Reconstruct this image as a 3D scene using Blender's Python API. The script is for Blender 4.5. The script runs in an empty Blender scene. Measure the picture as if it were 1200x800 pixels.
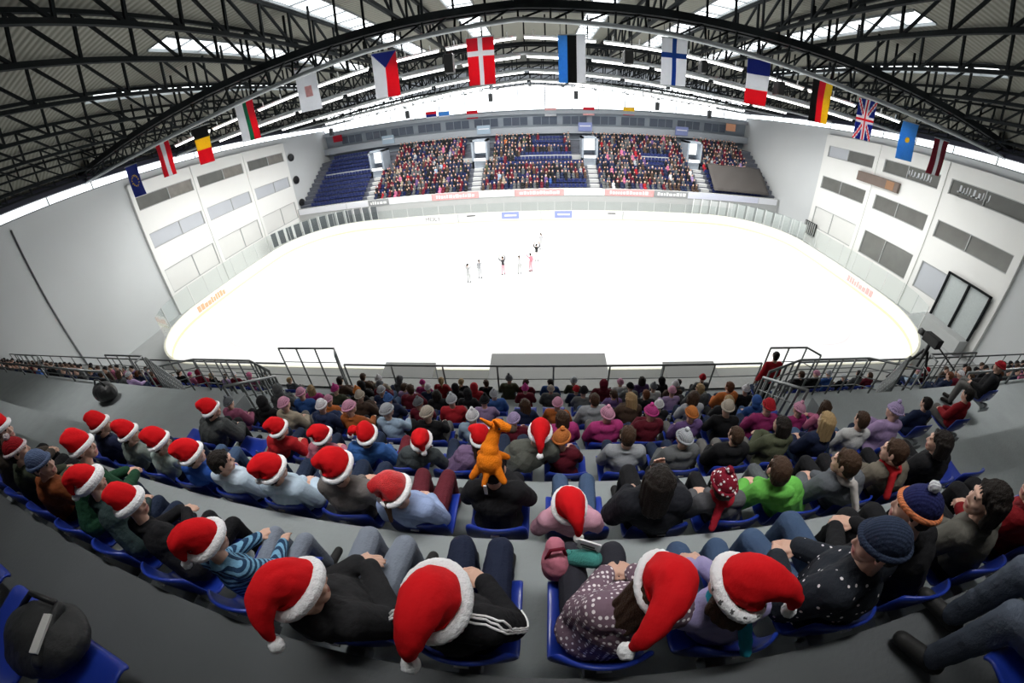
LAMP_W = 420.0
STAND_W = 46.0
STAND_SPREAD = 54
import bpy, bmesh, math, random
import numpy as np
from mathutils import Vector, Matrix, noise, Euler
from mathutils.bvhtree import BVHTree
random.seed(11)
R = math.radians
COL = bpy.context.scene.collection
SC = bpy.context.scene

# ------------------------------------------------------------------ camera
FPX, PITCH, YAW, ROLL = 426.2, R(34.16), R(5.38), R(-3.3)
CAM = Vector((0.69, -28.7, 12.11))

def cam_basis(v):
    x, y, z = v
    c, s = math.cos(ROLL), math.sin(ROLL); x, z = x*c - z*s, x*s + z*c
    c, s = math.cos(PITCH), math.sin(PITCH); y, z = y*c + z*s, -y*s + z*c
    c, s = math.cos(YAW), math.sin(YAW); x, y = x*c - y*s, x*s + y*c
    return Vector((x, y, z))

def ray(px, py):
    x, y = px - 600.0, 400.0 - py
    r = math.hypot(x, y); th = 2*math.atan(r/(2*FPX)); s = math.sin(th)/max(r, 1e-9)
    return cam_basis((x*s, math.cos(th), y*s))

def at_z(px, py, z):
    d = ray(px, py); return CAM + d*((z - CAM.z)/d.z)

cam = bpy.data.cameras.new('camera'); cam_o = bpy.data.objects.new('camera', cam); COL.objects.link(cam_o)
rt, fw, up = cam_basis((1, 0, 0)), cam_basis((0, 1, 0)), cam_basis((0, 0, 1))
m3 = Matrix((rt, up, -fw)).transposed()
cam_o.matrix_world = Matrix.Translation(CAM) @ m3.to_4x4()
cam.type = 'PANO'; cam.sensor_width = 36.0; cam.sensor_fit = 'HORIZONTAL'; cam.clip_end = 300; cam.clip_start = 0.05
cy = cam.cycles if hasattr(cam, 'cycles') and hasattr(cam.cycles, 'panorama_type') else cam
cy.panorama_type = 'FISHEYE_LENS_POLYNOMIAL'
cy.fisheye_fov = R(200)
fmm = FPX*36/1200
rr = np.linspace(0, 21.8, 200); th = 2*np.arctan(rr/(2*fmm))
A = np.stack([rr, rr**2, rr**3, rr**4], 1); k = np.linalg.lstsq(A, th, rcond=None)[0]
cy.fisheye_polynomial_k0 = 0.0
cy.fisheye_polynomial_k1, cy.fisheye_polynomial_k2, cy.fisheye_polynomial_k3, cy.fisheye_polynomial_k4 = [-float(v) for v in k]
SC.camera = cam_o
SC.view_settings.view_transform = 'Standard'; SC.view_settings.look = 'None'
SC.view_settings.gamma = 1; SC.view_settings.use_curve_mapping = False
SC.view_settings.exposure = 0.0
try:
    SC.cycles.use_denoising = True; SC.cycles.denoiser = 'OPENIMAGEDENOISE'
    SC.cycles.max_bounces = 6; SC.cycles.diffuse_bounces = 4; SC.cycles.transparent_max_bounces = 24
    SC.cycles.sample_clamp_indirect = 6.0
except Exception: pass
w = bpy.data.worlds.new('world'); SC.world = w; w.use_nodes = True
w.node_tree.nodes['Background'].inputs[0].default_value = (.75, .82, .9, 1)
w.node_tree.nodes['Background'].inputs[1].default_value = 0.3

# ------------------------------------------------------------------ materials
MATS = {}
def mat(name, color, rough=.6, metal=0.0, var=.12, nscale=8.0, bump=0.0, bscale=30.0, spec=.4, emit=0.0, ecol=None):
    if name in MATS: return MATS[name]
    m = bpy.data.materials.new(name); m.use_nodes = True; nt = m.node_tree; b = nt.nodes['Principled BSDF']
    b.inputs['Roughness'].default_value = rough; b.inputs['Metallic'].default_value = metal
    b.inputs['Specular IOR Level'].default_value = spec
    tc = nt.nodes.new('ShaderNodeTexCoord')
    n = nt.nodes.new('ShaderNodeTexNoise'); n.inputs['Scale'].default_value = nscale; n.inputs['Detail'].default_value = 3
    nt.links.new(tc.outputs['Object'], n.inputs['Vector'])
    mx = nt.nodes.new('ShaderNodeMix'); mx.data_type = 'RGBA'
    c = Vector(color[:3])
    mx.inputs[6].default_value = (*(c*(1-var)), 1); mx.inputs[7].default_value = (*[min(1, v*(1+var)) for v in c], 1)
    nt.links.new(n.outputs[0], mx.inputs[0]); nt.links.new(mx.outputs[2], b.inputs['Base Color'])
    if bump:
        n2 = nt.nodes.new('ShaderNodeTexNoise'); n2.inputs['Scale'].default_value = bscale; n2.inputs['Detail'].default_value = 4
        nt.links.new(tc.outputs['Object'], n2.inputs['Vector'])
        bp = nt.nodes.new('ShaderNodeBump'); bp.inputs['Strength'].default_value = bump; bp.inputs['Distance'].default_value = .02
        nt.links.new(n2.outputs[0], bp.inputs['Height']); nt.links.new(bp.outputs[0], b.inputs['Normal'])
    if emit:
        b.inputs['Emission Color'].default_value = (*(ecol or color)[:3], 1); b.inputs['Emission Strength'].default_value = emit
    MATS[name] = m; return m

def tint_mat(name, rough=.8, bump=.25, bscale=40, kind=None):
    """cloth whose colour is the object's own colour"""
    if name in MATS: return MATS[name]
    m = mat(name, (.5, .5, .5), rough, bump=bump, bscale=bscale, spec=.15); nt = m.node_tree
    b = nt.nodes['Principled BSDF']; mx = [x for x in nt.nodes if x.type == 'MIX'][0]
    oi = nt.nodes.new('ShaderNodeObjectInfo')
    hs = nt.nodes.new('ShaderNodeMix'); hs.data_type = 'RGBA'; hs.blend_type = 'MULTIPLY'; hs.inputs[0].default_value = 1
    mx.inputs[6].default_value = (.85, .85, .85, 1); mx.inputs[7].default_value = (1, 1, 1, 1)
    nt.links.new(oi.outputs['Color'], hs.inputs[6]); nt.links.new(mx.outputs[2], hs.inputs[7])
    out = hs.outputs[2]
    tc = [x for x in nt.nodes if x.type == 'TEX_COORD'][0]
    if kind == 'stripes' or kind == 'rib':
        wv = nt.nodes.new('ShaderNodeTexWave'); wv.wave_type = 'BANDS'
        wv.bands_direction = 'Z' if kind == 'stripes' else 'X'
        wv.inputs['Scale'].default_value = 12 if kind == 'stripes' else 25; wv.inputs['Distortion'].default_value = .6
        nt.links.new(tc.outputs['Object'], wv.inputs['Vector'])
        st = nt.nodes.new('ShaderNodeMath'); st.operation = 'GREATER_THAN'; st.inputs[1].default_value = .5
        nt.links.new(wv.outputs[1], st.inputs[0])
        m2 = nt.nodes.new('ShaderNodeMix'); m2.data_type = 'RGBA'; m2.blend_type = 'MULTIPLY'
        nt.links.new(st.outputs[0], m2.inputs[0]); nt.links.new(out, m2.inputs[6]); m2.inputs[7].default_value = (.12, .14, .2, 1) if kind == 'stripes' else (.6, .6, .65, 1)
        out = m2.outputs[2]
    if kind in ('dots', 'specks', 'knit'):
        vo = nt.nodes.new('ShaderNodeTexVoronoi'); vo.inputs['Scale'].default_value = {'dots': 42, 'specks': 22, 'knit': 30}[kind]
        vo.inputs['Randomness'].default_value = .15 if kind == 'dots' else 1
        nt.links.new(tc.outputs['Object'], vo.inputs['Vector'])
        st = nt.nodes.new('ShaderNodeMath'); st.operation = 'LESS_THAN'; st.inputs[1].default_value = {'dots': .33, 'specks': .16, 'knit': .3}[kind]
        nt.links.new(vo.outputs['Distance'], st.inputs[0])
        m2 = nt.nodes.new('ShaderNodeMix'); m2.data_type = 'RGBA'
        nt.links.new(st.outputs[0], m2.inputs[0]); nt.links.new(out, m2.inputs[6])
        m2.inputs[7].default_value = (.82, .76, .78, 1)
        out = m2.outputs[2]
    nt.links.new(out, b.inputs['Base Color'])
    return m

def glass_mat():
    m = bpy.data.materials.new('clear_glass'); m.use_nodes = True; nt = m.node_tree; nt.nodes.clear()
    o = nt.nodes.new('ShaderNodeOutputMaterial'); t = nt.nodes.new('ShaderNodeBsdfTransparent'); g = nt.nodes.new('ShaderNodeBsdfGlossy')
    t.inputs[0].default_value = (.93, .95, .945, 1); g.inputs['Roughness'].default_value = .05
    f = nt.nodes.new('ShaderNodeFresnel'); f.inputs[0].default_value = 1.2
    mu = nt.nodes.new('ShaderNodeMath'); mu.operation = 'MULTIPLY'; mu.inputs[1].default_value = .4; nt.links.new(f.outputs[0], mu.inputs[0])
    mx = nt.nodes.new('ShaderNodeMixShader'); nt.links.new(mu.outputs[0], mx.inputs[0]); nt.links.new(t.outputs[0], mx.inputs[1]); nt.links.new(g.outputs[0], mx.inputs[2])
    nt.links.new(mx.outputs[0], o.inputs[0]); return m
GLASS = glass_mat()

M = dict(
 ice=mat('ice', (.93, .95, .96), .12, var=.015, nscale=.3, spec=.3),
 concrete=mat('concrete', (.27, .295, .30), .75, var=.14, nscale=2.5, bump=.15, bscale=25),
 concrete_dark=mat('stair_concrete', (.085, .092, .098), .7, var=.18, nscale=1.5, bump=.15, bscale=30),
 concrete_far=mat('grey_parapet', (.47, .48, .48), .8, var=.06, nscale=1),
 wall=mat('wall_paint', (.60, .62, .63), .8, var=.03, nscale=.4),
 wall_white=mat('white_panel_paint', (.80, .80, .78), .7, var=.02, nscale=.6),
 band=mat('grey_blue_cladding', (.27, .31, .36), .6, var=.08, nscale=1.2),
 steel=mat('dark_painted_steel', (.007, .009, .010), .75, var=.2, spec=.15),
 steel_grey=mat('grey_steel_pipe', (.30, .32, .33), .45, metal=.3, var=.1),
 rail=mat('grey_rail_steel', (.16, .17, .17), .4, metal=.6, var=.1),
 board=mat('white_board_plastic', (.86, .86, .84), .35, var=.02),
 kick=mat('yellow_kick_plastic', (.80, .74, .45), .45, var=.06),
 seat=mat('blue_seat_plastic', (.012, .035, .30), .32, var=.08, nscale=3, spec=.5),
 seat_far=mat('blue_far_seat_plastic', (.018, .03, .13), .5, var=.1),
 glasspane=mat('dark_window_glass', (.15, .152, .142), .15, var=.25, nscale=.8, spec=.5),
 blind=mat('pale_window_blind', (.48, .50, .54), .6, var=.06, nscale=.6),
 faint=mat('white_covered_glazing', (.72, .72, .70), .5, var=.03, nscale=.5),
 frame=mat('grey_window_frame', (.42, .43, .43), .5),
 black=mat('black_plastic', (.012, .012, .013), .45, var=.2),
 white=mat('white_plastic', (.85, .85, .85), .5, var=.03),
 skin=mat('skin', (.62, .38, .29), .5, var=.08, nscale=15, spec=.35),
 lip=mat('lips', (.45, .16, .14), .45), eye=mat('eye_dark', (.02, .015, .012), .15),
 hat_red=mat('red_plush', (.62, .008, .012), .85, var=.18, nscale=10, bump=.12, bscale=70, spec=.12),
 hat_glit=mat('red_sequin_plush', (.60, .01, .015), .45, var=.35, nscale=60, bump=.5, bscale=160, spec=.6),
 fur=mat('white_fur', (.84, .85, .87), .95, var=.05, nscale=60, bump=.4, bscale=110, spec=.05),
 red=mat('flag_red', (.70, .02, .05), .75, var=.08), blue=mat('flag_navy', (.02, .04, .30), .75), sky=mat('flag_sky_blue', (.10, .36, .72), .75),
 fwhite=mat('flag_white', (.82, .83, .86), .75, var=.04), fblack=mat('flag_black', (.012, .012, .012), .75), yellow=mat('flag_yellow', (.85, .62, .04), .75),
 green=mat('flag_green', (.02, .22, .12), .75), cross=mat('flag_cross_blue', (.02, .09, .34), .75), maroon=mat('flag_maroon', (.22, .01, .03), .75),
 pinkad=mat('faded_red_print', (.74, .36, .36), .6, var=.25, nscale=5), orange_ad=mat('orange_print', (.85, .42, .25), .6, var=.15, nscale=5),
 blue_ad=mat('blue_print', (.22, .26, .50), .6, var=.1), dark_ad=mat('dark_print', (.10, .10, .10), .6), ad_white=mat('white_banner', (.80, .81, .86), .6, var=.04),
 plush=mat('orange_plush', (.85, .22, .012), .9, var=.12, nscale=20, bump=.4, bscale=90, spec=.1),
 sock=mat('brown_fleece', (.05, .03, .02), .9),
)
# corrugated roof deck: ribs run across the hall
def deck_mat():
    m = mat('corrugated_roof_deck', (.145, .145, .12), .75, var=.04, nscale=.5); nt = m.node_tree; b = nt.nodes['Principled BSDF']
    tc = [x for x in nt.nodes if x.type == 'TEX_COORD'][0]
    wv = nt.nodes.new('ShaderNodeTexWave'); wv.bands_direction = 'Y'; wv.inputs['Scale'].default_value = 1.05
    nt.links.new(tc.outputs['Object'], wv.inputs['Vector'])
    bp = nt.nodes.new('ShaderNodeBump'); bp.inputs['Strength'].default_value = .6; bp.inputs['Distance'].default_value = .06
    nt.links.new(wv.outputs[1], bp.inputs['Height']); nt.links.new(bp.outputs[0], b.inputs['Normal'])
    return m
M['deck'] = deck_mat()
M['daylight'] = mat('daylit_glazing', (.9, .93, .97), .5, var=.02, emit=2.2, ecol=(.93, .97, 1.0))
M['skylight'] = mat('translucent_skylight', (.9, .93, .97), .5, var=.02, emit=2.0, ecol=(.93, .98, 1.0))
M['tube'] = mat('fluorescent_tube', (.95, .95, .95), .4, var=.01, emit=5.0, ecol=(1, 1, .97))
M['portal'] = mat('lit_corridor', (.9, .9, .9), .6, var=.02, emit=1.2, ecol=(.95, .98, 1))

# ------------------------------------------------------------------ mesh helpers
WORK = bpy.data.scenes.new('work'); WVL = WORK.view_layers[0]
def evaluated(o):
    '''the finished mesh of an object with modifiers, worked out apart from the big scene'''
    WORK.collection.objects.link(o)
    with bpy.context.temp_override(scene=WORK, view_layer=WVL):
        dg = bpy.context.evaluated_depsgraph_get(); dg.update()
        me = bpy.data.meshes.new_from_object(o.evaluated_get(dg))
    bpy.data.objects.remove(o)
    return me
class MB:
    def __init__(s): s.v = []; s.f = []; s.mi = []; s.m = 0
    def add(s, vs, fs):
        o = len(s.v); s.v += [tuple(v) for v in vs]; s.f += [tuple(i+o for i in f) for f in fs]; s.mi += [s.m]*len(fs); return s
    def box(s, x0, x1, y0, y1, z0, z1):
        return s.add([(x0,y0,z0),(x1,y0,z0),(x1,y1,z0),(x0,y1,z0),(x0,y0,z1),(x1,y0,z1),(x1,y1,z1),(x0,y1,z1)],
                     [(0,3,2,1),(4,5,6,7),(0,1,5,4),(1,2,6,5),(2,3,7,6),(3,0,4,7)])
    def bar(s, a, b, w, h=None, upv=(0,0,1)):
        a, b = Vector(a), Vector(b); d = (b-a).normalized(); u = Vector(upv)
        if abs(d.dot(u)) > .98: u = Vector((0,1,0))
        x = d.cross(u).normalized(); y = x.cross(d); h = h or w
        vs = []
        for p in (a, b):
            for sx, sy in ((-1,-1),(1,-1),(1,1),(-1,1)): vs.append(p + x*sx*w/2 + y*sy*h/2)
        return s.add(vs, [(0,1,2,3),(7,6,5,4),(0,4,5,1),(1,5,6,2),(2,6,7,3),(3,7,4,0)])
    def tube(s, pts, r, n=8, closed=False):
        pts = [Vector(p) for p in pts]; N = len(pts); vs = []; fs = []
        rs = r if isinstance(r, (list, tuple)) else [r]*N
        pu = None
        for i, p in enumerate(pts):
            if closed: t = pts[(i+1) % N]-pts[i-1]
            else: t = pts[min(i+1, N-1)]-pts[max(i-1, 0)]
            t.normalize()
            if pu is None:
                pu = Vector((0,0,1)) if abs(t.z) < .9 else Vector((0,1,0))
            u = (pu - t*pu.dot(t)).normalized(); v = t.cross(u); pu = u
            for j in range(n):
                a = 2*math.pi*j/n; vs.append(p + (u*math.cos(a)+v*math.sin(a))*rs[i])
        for i in range(N if closed else N-1):
            k = (i+1) % N
            for j in range(n):
                l = (j+1) % n; fs.append((i*n+j, i*n+l, k*n+l, k*n+j))
        if not closed: fs += [tuple(range(n))[::-1], tuple((N-1)*n+j for j in range(n))]
        return s.add(vs, fs)
    def loft(s, rings, cap=True):
        n = len(rings[0]); vs = [p for r_ in rings for p in r_]; fs = []
        for i in range(len(rings)-1):
            for j in range(n):
                l = (j+1) % n; fs.append((i*n+j, i*n+l, (i+1)*n+l, (i+1)*n+j))
        if cap: fs += [tuple(range(n))[::-1], tuple((len(rings)-1)*n+j for j in range(n))]
        return s.add(vs, fs)
    def capsule(s, a, b, ra, rb, n=12, rings=4):
        a, b = Vector(a), Vector(b); d = b-a; L = d.length
        d = d/L if L > 1e-6 else Vector((0,0,1))
        u = d.orthogonal().normalized(); v = d.cross(u); R_ = []
        for i in range(1, rings+1):
            t = -math.pi/2 + (math.pi/2)*i/rings*.999 if i < rings else 0
            R_.append((a + d*math.sin(t)*ra, ra*math.cos(t)))
        for i in range(0, rings):
            t = (math.pi/2)*i/rings
            R_.append((b + d*math.sin(t)*rb, rb*math.cos(t)))
        rg = [[c + (u*math.cos(2*math.pi*j/n)+v*math.sin(2*math.pi*j/n))*r for j in range(n)] for c, r in R_]
        return s.loft(rg)
    def ell(s, c, r, rot=None, n=16, rings=10):
        c = Vector(c); rg = []
        for i in range(1, rings):
            t = -math.pi/2 + math.pi*i/rings; ring = []
            for j in range(n):
                a = 2*math.pi*j/n
                p = Vector((r[0]*math.cos(t)*math.cos(a), r[1]*math.cos(t)*math.sin(a), r[2]*math.sin(t)))
                if rot: p = rot @ p
                ring.append(c+p)
            rg.append(ring)
        return s.loft(rg)
    def mesh(s, name, mats):
        me = bpy.data.meshes.new(name); me.from_pydata(s.v, [], s.f)
        for m in (mats if isinstance(mats, (list, tuple)) else [mats]): me.materials.append(m)
        me.polygons.foreach_set('material_index', s.mi); me.update()
        return me
    def build(s, name, mats, parent=None, smooth=False, loc=None, bevel=0, kind=None):
        me = s.mesh(name, mats)
        if smooth: me.polygons.foreach_set('use_smooth', [True]*len(me.polygons))
        o = link(name, me, parent)
        if loc is not None: o.location = loc
        if bevel:
            b = o.modifiers.new('bevel', 'BEVEL'); b.width = bevel; b.segments = 2; b.limit_method = 'ANGLE'
        if kind: o['kind'] = kind
        return o

def link(name, data, parent=None, mtx=None):
    o = bpy.data.objects.new(name, data); COL.objects.link(o)
    if parent is not None: o.parent = parent
    if mtx is not None: o.matrix_local = mtx
    return o
def tag(o, label, cat, group=None, kind=None):
    o['label'] = label; o['category'] = cat
    if group: o['group'] = group
    if kind: o['kind'] = kind
    return o
def thing(name, label, cat, loc=(0,0,0), rz=0, group=None):
    o = bpy.data.objects.new(name, None); COL.objects.link(o); o.location = loc; o.rotation_euler = (0, 0, rz)
    o.empty_display_size = .1
    return tag(o, label, cat, group)
def kids(o): return [c for c in COL.objects if c.parent == o]
def dup(src, loc, rz=0, label=None, group=None, scale=None, tree=None):
    r = src.copy(); COL.objects.link(r); r.location = loc; r.rotation_euler = (0, 0, rz)
    if scale: r.scale = (scale,)*3
    if label: r['label'] = label
    if group: r['group'] = group
    for ch, subs in (tree if tree is not None else [(c, kids(c)) for c in kids(src)]):
        c = ch.copy(); COL.objects.link(c); c.parent = r
        for g in subs:
            d = g.copy(); COL.objects.link(d); d.parent = c
    return r
def displace(me, f):
    n = len(me.vertices); co = np.empty(n*3, 'f'); no = np.empty(n*3, 'f')
    me.vertices.foreach_get('co', co); me.vertex_normals.foreach_get('vector', no)
    co = co.reshape(-1, 3); no = no.reshape(-1, 3)
    d = np.array([f(Vector(c)) for c in co.tolist()], 'f')
    me.vertices.foreach_set('co', (co+no*d[:, None]).ravel()); me.update()
def remesh(mb, name, mats, voxel, smooth=3, wrinkle=0.0, wscale=18.0):
    """union of overlapping closed shapes as ONE continuous smooth surface"""
    me = mb.mesh('tmp', []); o = bpy.data.objects.new('tmp', me)
    m = o.modifiers.new('r', 'REMESH'); m.mode = 'VOXEL'; m.voxel_size = voxel; m.adaptivity = 0
    if smooth:
        sm = o.modifiers.new('s', 'SMOOTH'); sm.factor = .5; sm.iterations = smooth
    out = evaluated(o); out.name = name
    bpy.data.meshes.remove(me)
    out.materials.clear()
    for x in (mats if isinstance(mats, (list, tuple)) else [mats]): out.materials.append(x)
    if wrinkle:
        displace(out, lambda c: noise.noise(c*wscale)*wrinkle + noise.noise(c*wscale*2.7)*wrinkle*.4)
    out.polygons.foreach_set('use_smooth', [True]*len(out.polygons)); out.update()
    return out
ORD_ = ['zeroth','first','second','third','fourth','fifth','sixth','seventh','eighth','ninth','tenth','eleventh','twelfth','thirteenth','fourteenth','fifteenth','sixteenth','seventeenth','eighteenth','nineteenth','twentieth',
 'twenty-first','twenty-second','twenty-third','twenty-fourth','twenty-fifth','twenty-sixth','twenty-seventh','twenty-eighth','twenty-ninth','thirtieth','thirty-first','thirty-second','thirty-third','thirty-fourth','thirty-fifth','thirty-sixth','thirty-seventh','thirty-eighth','thirty-ninth','fortieth']

TENS = {2: 'twenty', 3: 'thirty', 4: 'forty', 5: 'fifty', 6: 'sixty', 7: 'seventy', 8: 'eighty', 9: 'ninety'}
class _Ord:
    def __getitem__(s, n):
        if n <= 20: return ORD_[n]
        t, u = divmod(n, 10)
        return TENS[t][:-1]+'ieth' if u == 0 else TENS[t]+'-'+ORD_[u]
ORD = _Ord()

def translucent(m, f=.45):
    nt = m.node_tree; b = nt.nodes['Principled BSDF']; o = [x for x in nt.nodes if x.type == 'OUTPUT_MATERIAL'][0]
    t = nt.nodes.new('ShaderNodeBsdfTranslucent'); mx = nt.nodes.new('ShaderNodeMixShader'); mx.inputs[0].default_value = f
    nt.links.new(b.inputs['Base Color'].links[0].from_socket, t.inputs[0])
    nt.links.new(b.outputs[0], mx.inputs[1]); nt.links.new(t.outputs[0], mx.inputs[2]); nt.links.new(mx.outputs[0], o.inputs[0])
for k_ in ('red', 'blue', 'sky', 'fwhite', 'fblack', 'yellow', 'green', 'cross', 'maroon'): translucent(M[k_])
# ================================================================== SETTING
XW = 34.0
def struct(mb, name, m, **k): return mb.build(name, m, kind='structure', **k)
# ice sheet
def rrect(hx, hy, r, n=14):
    pts = []
    for cx, cyy, a0 in ((hx-r, hy-r, 0), (-hx+r, hy-r, 90), (-hx+r, -hy+r, 180), (hx-r, -hy+r, 270)):
        for i in range(n+1):
            a = R(a0+90*i/n); pts.append((cx+r*math.cos(a), cyy+r*math.sin(a)))
    return pts
ring = rrect(30, 15, 8.5)
mb = MB(); mb.add([(x, y, 0) for x, y in ring], [tuple(range(len(ring)))]); ice = struct(mb, 'ice_floor', M['ice'])
mb = MB(); mb.box(-XW-.3, XW+.3, -21.5, 31.5, -.4, -.02); struct(mb, 'floor', M['concrete_far'])
# painted markings under the ice, overexposure put into their pale colours
mline = mat('overexposed_pink_paint', (.93, .70, .72), .2, var=.03); bline = mat('overexposed_blue_paint', (.82, .87, .95), .2, var=.02)
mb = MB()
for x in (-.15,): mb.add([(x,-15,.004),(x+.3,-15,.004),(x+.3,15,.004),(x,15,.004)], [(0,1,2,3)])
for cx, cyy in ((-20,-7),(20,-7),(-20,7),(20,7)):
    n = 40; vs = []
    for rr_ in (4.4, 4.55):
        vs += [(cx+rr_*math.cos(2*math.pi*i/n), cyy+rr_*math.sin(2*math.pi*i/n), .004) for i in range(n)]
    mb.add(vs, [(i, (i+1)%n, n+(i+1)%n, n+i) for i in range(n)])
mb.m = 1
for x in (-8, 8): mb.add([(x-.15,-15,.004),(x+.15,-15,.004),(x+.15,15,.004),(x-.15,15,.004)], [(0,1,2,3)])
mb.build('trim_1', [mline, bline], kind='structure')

# side walls
for side, sx, y0 in (('left', -1, -5.9), ('right', 1, -13.4)):
    mb = MB(); mb.box(sx*XW, sx*(XW+.3), -46, 31.3, 0, 14.4); struct(mb, 'wall_'+side, M['wall'])
    # the thicker white box section that carries the windows
    bays = [(-5.6, 1.4), (2.2, 9.5), (10.5, 18.0)] if sx < 0 else [(3.2, 10.3), (-4.7, 1.8), (-13.0, -5.8)]
    ya, yb = (-6.0, 18.6) if sx < 0 else (-13.6, 11.0)
    rows = [(10.45, 11.7), (6.8, 8.25), (2.2, 4.6)]
    mb = MB(); xi, xo = sx*(XW-.32), sx*(XW+.02)
    a, b_ = min(xi, xo), max(xi, xo)
    zc = [0] + [z for r_ in rows[::-1] for z in r_] + [12.9]
    for i in range(0, len(zc), 2): mb.box(a, b_, ya, yb, zc[i], zc[i+1])
    for (z0, z1) in rows:
        ye = [ya] + [v for q in sorted(bays) for v in q] + [yb]
        for i in range(0, len(ye), 2): mb.box(a, b_, ye[i], ye[i+1], z0, z1)
    struct(mb, 'window_wall', M['wall_white'])
    # pilaster strips
    mb = MB()
    for q in sorted(bays)[1:]:
        yc = q[0]-.42; mb.box(min(sx*(XW-.42), xi), max(sx*(XW-.42), xi), yc-.16, yc+.16, 0, 12.9)
    struct(mb, 'trim_2', M['wall_white'])
    n = 0
    for ri, (z0, z1) in enumerate(rows):
        for bi, (q0, q1) in enumerate(bays):
            n += 1
            if sx < 0: gm = [M['glasspane'], M['blind'], M['faint']][ri]
            else: gm = [M['glasspane'], M['glasspane'], [M['faint'], M['glasspane'], M['blind']][bi]][ri]
            f = MB(); t = .07
            xa, xb = sorted((sx*(XW-.26), sx*(XW-.14)))
            f.box(xa, xb, q0, q1, z0, z0+t); f.box(xa, xb, q0, q1, z1-t, z1); f.box(xa, xb, q0, q0+t, z0, z1); f.box(xa, xb, q1-t, q1, z0, z1)
            ym = (q0+q1)/2 + .3
            f.box(xa, xb, ym-.04, ym+.04, z0, z1)
            fo = struct(f, 'window_%d' % (n if sx < 0 else n+9), M['frame'])
            xp = sorted((sx*(XW-.18), sx*(XW-.16)))
            g = MB(); g.box(xp[0], xp[1], q0+t, ym-.04, z0+t, z1-t); g.build('pane', gm, fo)
            g2 = gm
            if sx < 0 and ri == 0: g2 = mat('brown_grey_glass', (.24, .225, .205), .2, var=.3, nscale=1.5)
            if sx > 0 and ri == 0 and bi == 0: g2 = M['blind']
            g = MB(); g.box(xp[0], xp[1], ym+.04, q1-t, z0+t, z1-t); g.build('pane', g2, fo)
            if sx > 0 and ri == 0 and bi > 0:      # pale blurred window lettering
                g = MB(); random.seed(40+bi); yy = q1-.6 if bi == 2 else ym+.2
                for _ in range(9 if bi == 2 else 8):
                    wd = random.choice((.16, .26, .34)); yy -= wd+.12
                    if yy < q0+.3: break
                    g.box(xp[0]-.012, xp[0]-.002, yy, yy+wd*.55, z0+.35, z1-random.choice((.3, .42))); g.box(xp[0]-.012, xp[0]-.002, yy, yy+wd, z0+.35, z0+.47)
                g.build('lettering', mat('pale_window_lettering', (.55, .57, .60), .6), fo)
    # eaves clerestory: a band of daylit glass along the wall head
    mb = MB(); z0, z1 = (13.6, 14.15)
    c = MB(); xp = sorted((sx*(XW-.06), sx*(XW-.02))); c.box(xp[0], xp[1], -46, 31, z0, z1); cl = struct(c, 'window_%d' % (30 if sx < 0 else 31), M['daylight'])
    for y in np.arange(-45, 31, 4.0): mb.box(*sorted((sx*(XW-.12), sx*(XW-.02))), y-.05, y+.05, z0, z1)
    mb.box(*sorted((sx*(XW-.14), sx*XW)), -46, 31, z0-.1, z0); mb.build('window_frame', M['steel_grey'], cl)
    mb = MB(); mb.box(*sorted((sx*(XW-.5), sx*XW)), -46, 31, 14.2, 14.9); struct(mb, 'trim_3', mat('navy_eaves_steel', (.012, .014, .03), .5))
# brown sign hanging between windows, right wall ; dark tube added to draw the left wall's corner edge
o = MB().box(33.3, 33.62, -.9, 4.6, 9.0, 9.95).build('wall_sign', mat('brown_board', (.17, .13, .11), .6, var=.15, nscale=2), bevel=.02)
MB().box(33.28, 33.3, -.4, .6, 9.1, 9.85).build('sign_panel', mat('orange_brown_panel', (.32, .17, .09), .6), o)
tag(o, 'long brown sign board on the white wall between two rows of windows', 'sign')
o = MB().tube([(-33.93, -16.3, .2), (-33.93, -16.35, 6), (-33.93, -16.4, 13.0)], .07).build('wall_pipe', mat('dark_edge_line', (.2, .21, .22), .5), smooth=True)
tag(o, 'thin dark tube added to draw the vertical corner of the plain grey wall', 'pipe')
# dark round vents and box details on the left wall
for z, hz, who in ((10.7, .55, 'topmost'), (7.4, .6, 'middle'), (4.0, .55, 'lowest')):
    t = thing('wall_speaker', 'dark oval wall speaker beyond the windows, %s of three' % who, 'speaker', (-33.85, 20.0, z), 0, 'oval wall speakers')
    MB().ell((0, 0, 0), (.16, .75, hz), n=20, rings=12).build('cabinet', M['black'], t, smooth=True)
    MB().box(-.15, -.02, -.12, .12, -.1, .1).build('bracket', M['steel_grey'], t)
t = thing('wall_vent', 'small dark louvred vent low on the white wall above the boards', 'vent', (33.6, 10.1, 1.9))
mb = MB(); mb.box(-.1, 0, -1.1, 1.1, -.75, .75); mb.build('backing', M['black'], t)
mb = MB()
for i in range(6): mb.box(-.16, -.1, -1.0+.36*i, -.86+.36*i, -.7, .7)
mb.build('louvre', M['frame'], t)
# service gate with grey frame and steps, lower right wall
do = MB()
do.box(33.3, 33.5, -13.0, -12.85, 1.2, 5.0); do.box(33.3, 33.5, -8.95, -8.8, 1.2, 5.0); do.box(33.3, 33.5, -13, -8.8, 4.85, 5.0); do.box(33.3, 33.5, -11.0, -10.85, 1.2, 4.85)
d = struct(do, 'door_1', M['steel']); MB().box(33.52, 33.56, -12.85, -8.95, 1.2, 4.85).build('door_leaf', mat('grey_green_door', (.46, .50, .50), .5), d)
mb = MB()
for i in range(5): mb.box(32.2, 33.5, -9.0+.3*i, -8.7+.3*i, 0, 1.2-.22*i)
mb.box(32.2, 33.5, -13, -9.0, 0, 1.2); struct(mb, 'landing_floor', M['concrete_far'])

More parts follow.
